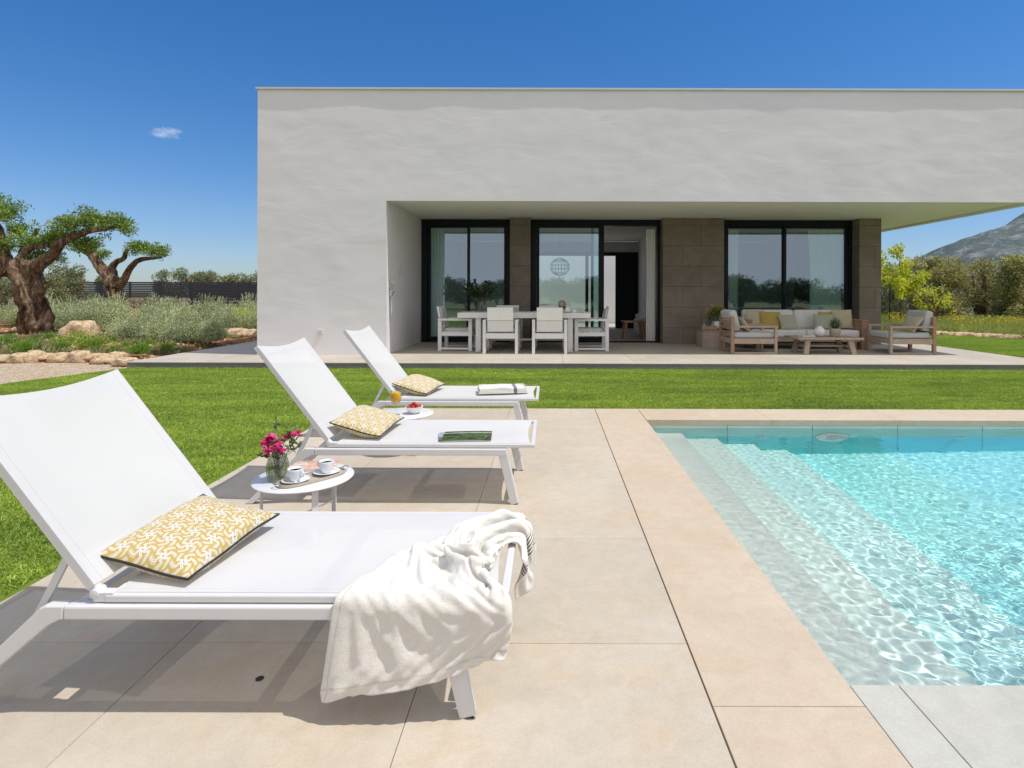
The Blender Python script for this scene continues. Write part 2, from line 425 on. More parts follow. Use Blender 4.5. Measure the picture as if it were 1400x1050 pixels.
# rocks
t = NT('honey_limestone_rock'); v = t.coord(); f = t.noise(v, 4, 7, .7, .6); f2 = t.noise(v, 30, 4, .7)
c = t.ramp(f, [(.30,(.24,.12,.055)), (.46,(.52,.36,.20)), (.62,(.70,.60,.45))])
M['rock'] = t.set(c, .9, t.bump(f2, .6, .02), spec=.2)
t = NT('dry_stone_masonry'); v = t.coord(); vo = t.n('TexVoronoi', feature='DISTANCE_TO_EDGE'); vo.inputs['Scale'].default_value = 3.2; t.l(v, vo.inputs['Vector'])
vc = t.n('TexVoronoi'); vc.inputs['Scale'].default_value = 3.2; t.l(v, vc.inputs['Vector'])
sp = t.n('SeparateXYZ'); t.l(vc.outputs['Color'], sp.inputs[0])
c = t.ramp(sp.outputs[0], [(0,(.22,.13,.07)), (.5,(.40,.31,.21)), (1,(.42,.40,.36))])
c = t.mix(t.math('LESS_THAN', vo.outputs['Distance'], .05), c, (.06,.05,.04))
M['masonry'] = t.set(c, .9, t.bump(vo.outputs['Distance'], .6, .05), spec=.2)
# mountain
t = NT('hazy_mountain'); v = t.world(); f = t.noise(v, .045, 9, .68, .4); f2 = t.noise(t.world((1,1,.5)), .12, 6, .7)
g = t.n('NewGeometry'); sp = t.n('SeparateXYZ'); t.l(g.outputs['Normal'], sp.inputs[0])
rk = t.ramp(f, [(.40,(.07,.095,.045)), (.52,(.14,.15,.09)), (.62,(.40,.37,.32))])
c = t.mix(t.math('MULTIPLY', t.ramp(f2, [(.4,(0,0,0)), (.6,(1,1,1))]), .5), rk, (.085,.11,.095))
c = t.mix(.34, c, (.15,.22,.31))  # blue distance haze mixed into the mountain's colour
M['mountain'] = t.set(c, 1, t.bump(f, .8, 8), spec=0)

# pool finishes
def pool(name, a, b, rough=.5):
    t = NT(name); v = t.world(); f = t.noise(v, 2.5, 5); f2 = t.noise(v, 60, 3)
    c = t.mix(1.0, t.ramp(f, [(.3, a), (.7, b)]), t.ramp(f2, [(.3,(.93,.93,.93)), (.7,(1.05,1.05,1.05))]), 'MULTIPLY')
    return t.set(c, rough, spec=.2)
M['pool_floor'] = pool('turquoise_pool_lining', (.44,.94,.93), (.52,.97,.95))
M['pool_step1'] = pool('pale_step_tiles', (.78,.78,.71), (.86,.85,.78))
M['pool_step2'] = pool('pale_step_tiles_deeper', (.76,.84,.77), (.82,.88,.81))
M['pool_step3'] = pool('aqua_step_tiles', (.66,.92,.88), (.72,.94,.90))
t = NT('teal_pool_wall_tiles'); v = t.world(); sp = t.n('SeparateXYZ'); t.l(v, sp.inputs[0])
jo = t.math('LESS_THAN', t.math('FRACT', t.math('DIVIDE', t.math('ADD', sp.outputs[0], 10.0), .84)), .008)
f = t.noise(v, 3, 4); zr = t.ramp(t.math('ADD', sp.outputs[2], 1.0), [(0.55,(.22,.78,.82)), (.82,(.40,.78,.78)), (.93,(.50,.58,.52))])
c = t.mix(jo, t.mix(1.0, zr, t.ramp(f, [(.3,(.93,.93,.93)), (.7,(1.06,1.06,1.06))]), 'MULTIPLY'), (.10,.22,.22))
M['pool_wall'] = t.set(c, .4, spec=.3)
t = NT('pool_water'); t.t.nodes.remove(t.b)
g = t.n('BsdfGlass'); g.inputs['IOR'].default_value = 1.33; g.inputs['Roughness'].default_value = 0; g.inputs['Color'].default_value = rgb(.93,1,1)
t.l(g.outputs[0], t.out.inputs[0]); M['water'] = t.m

# ------------------------------------------------------------------ world, sun, camera
SUN = Vector((.47, -.095, 1.0))
W = bpy.data.worlds.new('World'); S.world = W; W.use_nodes = True
wt = W.node_tree; bg = wt.nodes['Background']
sky = wt.nodes.new('ShaderNodeTexSky'); sky.sky_type = 'NISHITA'; sky.sun_disc = False
sky.sun_elevation = math.atan2(1, math.hypot(SUN.x, SUN.y)); sky.sun_rotation = math.atan2(SUN.x, SUN.y)
sky.air_density = 1.0; sky.dust_density = .3; sky.ozone_density = 3.0; sky.altitude = 100
hs = wt.nodes.new('ShaderNodeHueSaturation'); hs.inputs['Saturation'].default_value = 1.32; hs.inputs['Hue'].default_value = .497
wt.links.new(sky.outputs[0], hs.inputs['Color'])
# deepen towards the zenith a little (polarised look of the photograph's sky)
tc = wt.nodes.new('ShaderNodeTexCoord'); sx = wt.nodes.new('ShaderNodeSeparateXYZ'); wt.links.new(tc.outputs['Generated'], sx.inputs[0])
rp = wt.nodes.new('ShaderNodeValToRGB'); wt.links.new(sx.outputs[2], rp.inputs[0])
rp.color_ramp.elements[0].position = 0.0; rp.color_ramp.elements[0].color = (.54,.64,.86,1)
rp.color_ramp.elements[1].position = .50; rp.color_ramp.elements[1].color = (.84,.90,1.05,1)
e_ = rp.color_ramp.elements.new(.13); e_.color = (.80,.78,.92,1)
mu = wt.nodes.new('ShaderNodeMix'); mu.data_type = 'RGBA'; mu.blend_type = 'MULTIPLY'; mu.inputs[0].default_value = 1
wt.links.new(hs.outputs[0], mu.inputs[6]); wt.links.new(rp.outputs[0], mu.inputs[7])
# one small wisp of cloud, high on the left
def wmath(op, a, b=None):
    n = wt.nodes.new('ShaderNodeMath'); n.operation = op
    for k, v in enumerate((a, b)):
        if v is None: continue
        if hasattr(v, 'node'): wt.links.new(v, n.inputs[k])
        else: n.inputs[k].default_value = v
    return n.outputs[0]
cd = Vector(((225-751)/778, 1, (401-183)/778)).normalized()
cx = Vector((1, 0, 0)); cx = (cx - cd*cx.dot(cd)).normalized(); cz = cx.cross(cd).normalized()
def wdot(vec):
    n = wt.nodes.new('ShaderNodeVectorMath'); n.operation = 'DOT_PRODUCT'; wt.links.new(tc.outputs['Generated'], n.inputs[0]); n.inputs[1].default_value = vec
    return n.outputs['Value']
du = wmath('DIVIDE', wdot(cx), .026); dv = wmath('DIVIDE', wdot(cz), .009)
front = wmath('GREATER_THAN', wdot(cd), .9)
rr = wmath('ADD', wmath('MULTIPLY', du, du), wmath('MULTIPLY', dv, dv))
cn = wt.nodes.new('ShaderNodeTexNoise'); cn.inputs['Scale'].default_value = 70; cn.inputs['Detail'].default_value = 6; cn.inputs['Roughness'].default_value = .65
mp = wt.nodes.new('ShaderNodeMapping'); mp.inputs['Scale'].default_value = (1,1,2.2); wt.links.new(tc.outputs['Generated'], mp.inputs[0]); wt.links.new(mp.outputs[0], cn.inputs['Vector'])
dens = wmath('SUBTRACT', wmath('MULTIPLY', cn.outputs['Fac'], 2.3), wmath('ADD', wmath('MULTIPLY', rr, .55), .72))
cl = wt.nodes.new('ShaderNodeClamp'); wt.links.new(wmath('MULTIPLY', wmath('MULTIPLY', dens, .75), front), cl.inputs[0])
mc = wt.nodes.new('ShaderNodeMix'); mc.data_type = 'RGBA'; wt.links.new(cl.outputs[0], mc.inputs[0]); wt.links.new(mu.outputs[2], mc.inputs[6]); mc.inputs[7].default_value = (5.5,6.2,7.4,1)
# whitish glow added to the sky opposite the view, to fill facade and shade
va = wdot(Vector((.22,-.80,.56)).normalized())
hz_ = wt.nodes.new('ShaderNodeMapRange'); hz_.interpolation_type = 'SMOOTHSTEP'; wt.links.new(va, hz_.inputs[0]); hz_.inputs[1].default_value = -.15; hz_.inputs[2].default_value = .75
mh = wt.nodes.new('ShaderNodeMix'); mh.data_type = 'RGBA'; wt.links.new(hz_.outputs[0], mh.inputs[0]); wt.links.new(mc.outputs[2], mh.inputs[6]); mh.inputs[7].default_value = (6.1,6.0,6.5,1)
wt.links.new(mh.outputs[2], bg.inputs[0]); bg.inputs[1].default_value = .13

L = bpy.data.lights.new('sun', 'SUN'); L.energy = 3.6; L.angle = R(.53); L.color = (1.0,.965,.91)
L.cycles.is_caustics_light = True
sun = bpy.data.objects.new('sun', L); COL.objects.link(sun); sun.rotation_euler = SUN.to_track_quat('Z','Y').to_euler(); sun.location = (20,-5,40)
cam = bpy.data.cameras.new('camera'); co = bpy.data.objects.new('camera', cam); COL.objects.link(co); S.camera = co
co.location = (0,0,1.25); co.rotation_euler = (PI/2, -.0028, 0)
cam.sensor_width = 36; cam.lens = 778/1400*36; cam.shift_x = -51/1400; cam.shift_y = -124/1400; cam.clip_start = .05; cam.clip_end = 6000
S.view_settings.view_transform = 'Standard'; S.view_settings.look = 'None'; S.view_settings.exposure = 0
S.cycles.caustics_refractive = True; S.cycles.caustics_reflective = False
S.cycles.max_bounces = 10; S.cycles.transparent_max_bounces = 24; S.cycles.use_denoising = True

# ------------------------------------------------------------------ ground sheets
def poly(name, pts, z, mat, kind='structure', thick=0):
    b = MB(); n = len(pts)
    vs = [(x, y, z) for x, y in pts]
    b.add(vs, [tuple(range(n))])
    return b.build(name, mat, kind=kind)
# terrain with a hole where the pool is cut in (four sheets' worth of quads in one mesh)
tb = MB()
xs = [-3000, -60, .6, 9.3, 60, 3000]; ys = [-3000, -40, -3.8, 5.9, 60, 3000]
for i in range(5):
    for j in range(5):
        if i == 2 and j == 2: continue
        tb.add([(xs[i],ys[j],-.03),(xs[i+1],ys[j],-.03),(xs[i+1],ys[j+1],-.03),(xs[i],ys[j+1],-.03)], [(0,1,2,3)])
tb.build('ground', M['terrain'], kind='structure')
# garden bed soil, slightly raised with uneven surface
def heightfield(name, x0, x1, y0, y1, nx, ny, fz, mat, inside=None):
    xs = np.linspace(x0, x1, nx); ys = np.linspace(y0, y1, ny)
    V = [(x, y, fz(x, y)) for x in xs for y in ys]
    F = []
    for i in range(nx-1):
        for j in range(ny-1):
            F.append((i*ny+j, (i+1)*ny+j, (i+1)*ny+j+1, i*ny+j+1))
    me = np_mesh(name, np.array(V), np.array(F), True); me.materials.append(mat)
    return link(me, name, kind='structure')
def bedz(x, y):
    e = min(1, max(0, (y-10.05)/1.6), max(0, (-7.2-x)/.8) + .0)
    return -.02 + .15*min(1, e) + .05*mnoise.noise(Vector((x*.8, y*.8, 0)))*e
heightfield('garden_bed', -30, -7.0, 10.0, 37, 60, 60, bedz, M['soil'])

def lawn_left(y):   # x of the lawn's left edge (a gentle curve against the gravel)
    pts = [(-6,-9.5),(3,-8.2),(6,-7.75),(7.66,-7.39),(8.3,-7.2),(9.0,-6.98),(9.36,-6.84)]
    for (a, b), (c, d) in zip(pts, pts[1:]):
        if y <= c: return b+(d-b)*(y-a)/(c-a)
    return pts[-1][1]
yy = np.linspace(-6, 9.34, 30)
# main lawn: left of the deck and the strip between pool and terrace; right lawn beyond the terrace
lb = MB()
for a, b in zip(yy[:-1], yy[1:]):
    lb.add([(lawn_left(a),a,0),(-2.2,a,0),(-2.2,b,0),(lawn_left(b),b,0)], [(0,1,2,3)])
lb.add([(-2.2,6.16,0),(14.5,6.16,0),(14.5,9.34,0),(-2.2,9.34,0)], [(0,1,2,3)])
lb.add([(8.66,9.34,0),(14.5,9.34,0),(14.3,12,0),(13.1,15.6,0),(12.4,17.3,0),(11.5,19.0,0),(8.66,19.6,0)], [(0,1,2,3,4,5,6)])
lb.build('lawn', M['lawn_base'], kind='structure')
poly('gravel_path', [(-40,2),(-7.9,2),(-6.86,9.36),(-6.98,9.85),(-7.6,10.3),(-12,10.6),(-40,11)], -.012, M['gravel'])

# pool deck slabs (tiny gaps between), coping, far coping, near coping
def slabs(name, xs, ys, z0, z1, mat, gap=.003, bevel=.002):
    b = MB()
    for x0, x1 in zip(xs[:-1], xs[1:]):
        for y0, y1 in zip(ys[:-1], ys[1:]):
            b.box(x0+gap/2, x1-gap/2, y0+gap/2, y1-gap/2, z0, z1)
    return b.build(name, mat, kind='structure', bevel=bevel, seg=1)
ysd = [-2.324,-1.454,-.584,.286,1.156,2.026,2.896,3.766,4.636,5.506,6.155]
slabs('pool_deck', [-2.2,-1.315,-.415,.4935], ysd, -.05, .004, M['deck'], .0022, .001)
slabs('pool_coping', [.497,.96], [-2.3,1.72,6.155], -.05, .004, M['coping'], .0025, .001)
slabs('far_pool_coping', [.963]+[.96+1.25*k for k in range(1,8)]+[9.2], [5.62,6.155], -.05, .004, M['coping'], .0025, .001)
slabs('near_pool_coping', [.9605,1.117,2.0,2.9,3.8,4.7,5.6,6.5,7.4,8.3,9.2], [-2.3,.20,1.10,1.818], -.05, .003, M['grey_stone'], .003, .001)
slabs('right_pool_coping', [8.7,9.2], [1.822,3.7,5.617], -.05, .004, M['coping'], .003, .001)
# bed under the joints
b = MB(); b.box(-2.19,.955,-2.3,6.14,-.12,-.052); b.box(.955,9.2,5.63,6.14,-.12,-.052); b.box(.955,9.2,-2.3,1.81,-.12,-.052)
b.build('deck_bedding', simple('dark_joint_mortar', (.10,.075,.05), .9), kind='structure')

b = MB(); b.lathe([(0,.0005),(.011,.0005),(.013,.002),(.010,.003),(.004,.0022),(0,.0022)], n=20); o = b.build('deck_drain', M['black']); o.location = (-.93,1.835,.004)
tag(o, 'tiny round dark drain cap set into the paving under the nearest lounger', 'drain')
# pool shell
recv = []
b = MB(); b.box(.70,9.2,1.6,5.9,-1.25,-1.02); recv.append(b.build('pool_floor', M['pool_floor'], kind='structure'))
b = MB(); b.box(.70,9.2,5.622,5.9,-1.049,-.051); recv.append(b.build('far_pool_wall', M['pool_wall'], kind='structure'))
b = MB(); b.box(.70,9.2,1.55,1.82,-1.049,-.051); recv.append(b.build('near_pool_wall', M['pool_wall'], kind='structure'))
b = MB(); b.box(8.9,9.2,1.821,5.621,-1.049,-.051); recv.append(b.build('right_pool_wall', M['pool_wall'], kind='structure'))
b = MB(); b.box(.70,.966,1.821,5.621,-1.049,-.051); recv.append(b.build('left_pool_wall', M['pool_step1'], kind='structure'))
stp = thing('pool_steps', 'pale tiled steps running down into the pool along its left side', 'steps')
x0 = .967
for i, (x1, z, mk) in enumerate(((1.31,-.27,'pool_step1'),(1.66,-.46,'pool_step2'),(2.02,-.66,'pool_step3'),(2.36,-.86,'pool_step3'))):
    b = MB(); b.box(x0,x1,1.823,5.619,-1.048,z); o = b.build('step', M[mk], stp, bevel=.008); recv.append(o); x0 = x1+.0005
for o in recv: o.cycles.is_caustics_receiver = True
# water surface: real ripples, finer mesh where it is near
xa = np.concatenate([np.linspace(.962,3.4,420), np.linspace(3.4,8.92,520)[1:]]); ya = np.linspace(1.815,5.625,560)
X, Y = np.meshgrid(xa, ya, indexing='ij'); Z = np.zeros_like(X)
r2 = np.random.default_rng(5)
for k in range(110):
    lam = math.exp(r2.uniform(math.log(.04), math.log(.135))); a = r2.normal(.9, .9)
    amp = .00017*(lam/.12)**1.2
    Z += amp*np.sin(2*PI/lam*(X*math.cos(a)+Y*math.sin(a)) + r2.uniform(0, 6.28) + .5*np.sin(X*1.3+k)+.4*np.sin(Y*1.7+k*.7))
mod = (.62+.38*np.clip((X-1.15)/1.0, 0, 1))*(1.08-.84*np.clip((Y-1.9)/2.4, 0, 1)**.8)
Z = Z*mod - .078
nx, ny = X.shape; idx = np.arange(nx*ny).reshape(nx, ny)
Q = np.stack([idx[:-1,:-1], idx[1:,:-1], idx[1:,1:], idx[:-1,1:]], -1).reshape(-1, 4)
me = np_mesh('water', np.stack([X,Y,Z], -1).reshape(-1,3), Q, True); me.materials.append(M['water'])
wo = link(me, 'water', kind='structure'); wo.cycles.is_caustics_caster = True
# fittings in the far pool wall
def fitting(x, z, r, lab, cat, name):
    o = thing(name, lab, cat, (x, 5.612, z))
    b = MB(); b.lathe([(0,.02),(r*.8,.018),(r,.008),(r,0)], n=24); p = b.build('cover', M['ceramic'], o); p.rotation_euler = (PI/2,0,0)
    b = MB(); b.lathe([(0,.024),(r*.45,.024),(r*.5,.0195)], n=20); q = b.build('lens', M['plastic_grey'], o); q.rotation_euler = (PI/2,0,0)
fitting(2.80,-.42,.17,'round white underwater lamp in the far wall of the pool','pool lamp','pool_lamp')
fitting(2.10,-.42,.04,'small white water inlet in the far pool wall, left of the lamp','water inlet','pool_inlet')
fitting(4.05,-.45,.045,'small white water inlet in the far pool wall, right of the lamp','water inlet','pool_inlet')

# ------------------------------------------------------------------ terrace slab
FZ = .10
b = MB()
xs_ = [-6.96]+[-6.96+1.2*k for k in range(1,13)]+[8.64]; ys_ = [9.36,10.5,11.7,12.9,13.36]
for x0, x1 in zip(xs_[:-1], xs_[1:]):
    for y0, y1 in zip(ys_[:-1], ys_[1:]): b.box(x0+.0015,x1-.0015,y0+.0015,y1-.0015,.086,FZ)
for y0 in range(0,9):   # strips down both sides of the house
    b.box(-6.96,-5.41,13.363+y0*1.2,13.36+y0*1.2+1.197,.06,FZ)
    b.box(7.61,8.64,13.363+y0*1.2,13.36+y0*1.2+1.197,.06,FZ)
b.build('terrace', M['patio'], kind='structure', bevel=.002, seg=1)
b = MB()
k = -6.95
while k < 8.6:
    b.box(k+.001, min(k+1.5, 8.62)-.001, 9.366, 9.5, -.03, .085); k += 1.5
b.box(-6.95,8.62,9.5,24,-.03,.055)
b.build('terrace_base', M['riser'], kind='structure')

# ------------------------------------------------------------------ house
house = thing('house', 'modern white flat-roofed villa with a deep covered terrace and brown stone piers', 'house')
FY, XL, XR, ZT, ZS, XO = 10.51, -5.39, 9.12, 5.03, 2.95, -3.01
def wall_relief(x, z):
    p = Vector((x*.75, z*1.0, 3.3))
    return .0066*mnoise.noise(p*1.3) + .0036*mnoise.noise(p*4.1+Vector((5,2,1))) + .0011*mnoise.noise(Vector((x*.9, z*5.0, 9)))
b = MB()
def facade_patch(x0, x1, z0, z1, step=.06):
    nx = max(2, int((x1-x0)/step)); nz = max(2, int((z1-z0)/step)); P = []
    for i in range(nx+1):
        row = []
        for j in range(nz+1):
            x = x0+(x1-x0)*i/nx; z = z0+(z1-z0)*j/nz
            row.append((x, FY - .012 + wall_relief(x, z), z))
        P.append(row)
    b.sheet(P)
facade_patch(XL, XO, FZ, ZS); facade_patch(XL, XO, ZS, ZT-.035); facade_patch(XO, XR, ZS, ZT-.035)
# sides, reveal, fascia underside
b.box(XL, XL+.25, FY+.004, 22, FZ, ZT-.04)
b.box(XO-.25, XO, FY+.004, 13.36, FZ+.001, ZS+.3)
b.box(XL+.25, XO-.25, FY+.12, FY+.3, FZ, ZS)
b.box(XO, XR, FY+.004, FY+.16, ZS, ZT-.04)
b.box(XR-.16, XR, FY+.16, 19.0, ZS, ZT-.04)
b.build('wall', M['plaster'], house)
b = MB(); b.box(XO, XR-.17, FY+.17, 19.0, ZS+.035, ZS+.3); b.box(XR-.9,XR,19.0,19.16,ZS,ZT-.04)
b.build('soffit', M['soffit'], house)
b = MB(); b.box(XL-.03, XR+.03, FY-.046, FY+.30, ZT-.035, ZT); b.box(XL-.03,XL+.3,FY+.301,22,ZT-.035,ZT); b.box(XR-.3,XR+.03,FY+.301,19.1,ZT-.035,ZT)
b.build('roof_flashing', M['coping_metal'], house, bevel=.004)
b = MB(); b.box(XL+.26, XR-.17, FY+.31, 19, ZS+.32, ZS+.5); b.box(5.7,7.5,19.01,22,ZS+.32,ZS+.5)
b.build('roof', M['white_paint'], house)
# stone piers
PY, GY = 13.03, 13.40
for (x0, x1, y1) in ((-.905,-.435,GY+.12),(2.60,4.0,GY+.12),(7.10,7.60,16.5)):
    b = MB(); b.box(x0, x1, PY, y1, FZ+.001, ZS+.034)
    b.build('stone_pier', M['cladding'], house, bevel=.004, label='pier clad in brown stone slabs')
# windows and sliding doors
def window(x0, x1, panes, open_x=None, slide=None):
    b = MB(); z0 = FZ+.001; z1 = ZS+.02; fw = .085
    b.box(x0, x0+fw+.04, GY-.06, GY+.1, z0, z1); b.box(x1-fw, x1, GY-.06, GY+.1, z0, z1)
    b.box(x0+fw+.04, x1-fw, GY-.06, GY+.1, z1-.13, z1); b.box(x0+fw+.04, x1-fw, GY-.06, GY+.1, z0, z0+.03)
    fr = b.build('window', M['dark_metal'], house, bevel=.004, label='floor-to-ceiling dark framed glazing')
    for (a, c, yo) in panes:
        b = MB(); w = .065; y = GY+yo; zl = z0+.032; zh = z1-.132
        b.box(a, a+w, y-.022, y+.022, zl, zh); b.box(c-w, c, y-.022, y+.022, zl, zh)
        b.box(a+w, c-w, y-.022, y+.022, zh-.05, zh); b.box(a+w, c-w, y-.022, y+.022, zl, zl+.09)
        b.build('sash', M['dark_metal'], fr, bevel=.003)
        b = MB(); b.add([(a+w,y,zl+.09),(c-w,y,zl+.09),(c-w,y,zh-.05),(a+w,y,zh-.05)], [(0,1,2,3)])
        b.build('pane', M['window'], fr)
        b = MB(); b.box(a+.02,a+.04,y-.05,y-.023,1.0,1.28); b.build('handle', M['dark_metal'], fr, bevel=.003)
window(-2.99, -.91, [(-2.86,-1.86,.03),(-1.93,-1.0,-.02)])
window(-.43, 2.62, [(-.30,1.22,-.02),(.98,1.24+.05,.04)])
window(4.02, 7.10, [(4.15,5.55,.03),(5.50,7.01,-.02)])
# interior shell of the living room
b = MB()
b.box(-3.26,-3.011,13.52,19.2,FZ,ZS+.3); b.box(7.3,7.5,16.5,19.2,FZ,ZS+.3)
b.box(-3.01,-.55,19.0,19.2,FZ,ZS+.03); b.box(3.35,7.3,19.0,19.2,FZ,ZS+.03); b.box(-.55,3.35,19.0,19.2,2.62,ZS+.03)
b.box(2.95,3.05,15.8,19.0,FZ,2.98)
b.box(-.3,.02,17.5,17.6,FZ,.9)
b.build('interior_wall', M['white_paint'], house)
b = MB(); b.box(-3.01,7.3,13.52,21.8,FZ-.045,FZ-.002); b.build('interior_floor', M['patio'], house)
b = MB(); b.box(-.5,3.3,18.9,18.99,2.5,2.62); b.box(-.5,-.4,18.9,18.99,FZ,2.5); b.box(1.2,1.3,18.9,18.99,FZ,2.5); b.box(2.2,3.3,18.9,18.99,FZ,2.5)
b.build('inner_door_frame', M['dark_metal'], house)
b = MB(); b.box(-3.0,5.5,21.9,22.1,FZ,3.3); b.build('courtyard_wall', M['white_paint'], house)

# curtains
def curtain(x0, x1, y, folds, label, z0=FZ+.02, z1=2.78, amp=.03):
    P = []; n = folds*10
    for i in range(n+1):
        u = i/n; row = []
        for j in range(9):
            z = z0+(z1-z0)*j/8; sq = 1-.12*math.sin(PI*j/8)
            row.append((x0+(x1-x0)*(.5+(u-.5)*sq), y+amp*math.sin(u*folds*2*PI+.4*math.sin(j*.9))*(1.1-.3*j/8), z))
        P.append(row)
    b = MB(); b.sheet(P); o = b.build('curtain', M['curtain'])
    tag(o, label, 'curtain', 'curtains inside the glazing'); return o
curtain(-2.80,-2.50,13.53,4,'white curtain at the left end of the left-hand window')
curtain(2.30,2.52,13.53,4,'white curtain gathered at the right edge of the open sliding door')
curtain(4.16,4.50,13.53,5,'white curtain at the left end of the window behind the sofa')
curtain(6.15,6.98,13.53,11,'wide sheer white curtain at the right end of the window behind the sofa')

# small fixtures on the house
o = thing('outdoor_socket', 'small square white outdoor socket low on the plain facade', 'socket', (-4.215,FY-.012,.53))
b = MB(); b.box(-.045,.045,-.02,.01,-.045,.045); b.build('plate', M['white_metal'], o, bevel=.005)
b = MB(); b.box(-.028,.028,-.027,-.021,-.028,.012); b.build('cover', M['plastic_grey'], o, bevel=.003)
o = thing('light_switch', 'small pale switch panel on the side wall of the covered terrace', 'switch', (XO+.002,11.45,1.72))
b = MB(); b.box(0,.018,-.05,.05,.02,.16); b.build('upper_plate', M['white_metal'], o, bevel=.004)
b = MB(); b.box(0,.02,-.05,.05,-.12,-.01); b.build('lower_plate', M['plastic_grey'], o, bevel=.004)
o = thing('shower_set', 'white wall shower with handset and hose on the corner of the terrace wall', 'shower', (XO+.002,10.72,1.05))
b = MB(); b.box(0,.09,-.03,.03,.40,.43); b.box(0,.02,-.03,.03,.30,.43); b.build('upper_bracket', M['white_metal'], o, bevel=.006)
b = MB(); b.box(0,.08,-.035,.035,.20,.235); b.box(0,.05,-.03,.03,.14,.2); b.build('mixer', M['steel'], o, bevel=.006)
b = MB(); b.tube([(.05,0,.44),(.075,0,.36),(.06,0,.26)],[.028,.014,.012],12); b.build('handset', M['steel'], o)
b = MB(); b.tube([(.05,0,.14),(.055,.02,0),(.05,.03,-.18),(.03,.0,-.3),(.04,-.03,-.16),(.05,-.02,.12)],.009,8); b.build('hose', M['white_metal'], o)

# interior things
o = thing('pendant_lamp', 'round woven pendant lamp hanging inside behind the middle window', 'lamp', (.30,16.2,1.75))
b = MB()
for k in range(9):
    a = PI*k/9; b.tube([(math.cos(a)*.27*math.sin(q), math.sin(a)*.27*math.sin(q), .25*math.cos(q)+.25) for q in np.linspace(0.15,2*PI+.15,24)],.006,5,False)
for z in (.08,.2,.3,.42):
    r = .27*math.sqrt(max(0,1-((z-.25)/.25)**2)); b.tube([(r*math.cos(q), r*math.sin(q), z) for q in np.linspace(0,2*PI,24)],.006,5,False)
b.build('shade', M['bark'], o); b = MB(); b.tube([(0,0,.5),(0,0,1.2)],.005,6); b.build('cord', M['black'], o)
o = thing('stool', 'rustic wooden stool just inside the open sliding door', 'stool', (2.12,14.35,FZ), R(8))
b = MB(); b.box(-.28,.28,-.16,.16,.42,.47); b.build('seat', M['teak'], o, bevel=.008)
for sx_ in (-1,1):
    for sy_ in (-1,1):
        b = MB(); b.beam((sx_*.2,sy_*.1,.42),(sx_*.26,sy_*.15,0),.05,.05); b.build('leg', M['teak'], o, bevel=.004)
    b = MB(); b.beam((sx_*.235,-.125,.16),(sx_*.235,.125,.16),.035,.035); b.build('stretcher', M['teak'], o)
o = thing('indoor_sofa', 'white slip-covered sofa inside, seen through the open door', 'sofa', (2.66,15.15,FZ))
b = MB(); b.box(-.35,.5,-.45,.45,.10,.48); b.build('base', M['cream_fabric'], o, bevel=.06, seg=4)
b = MB(); b.box(.05,.5,-.45,.45,.483,.92); b.build('backrest', M['cream_fabric'], o, bevel=.08, seg=4)
b = MB(); b.box(-.32,.04,-.4,.4,.484,.60); b.build('seat_cushion', M['cream_fabric'], o, bevel=.05, seg=4)

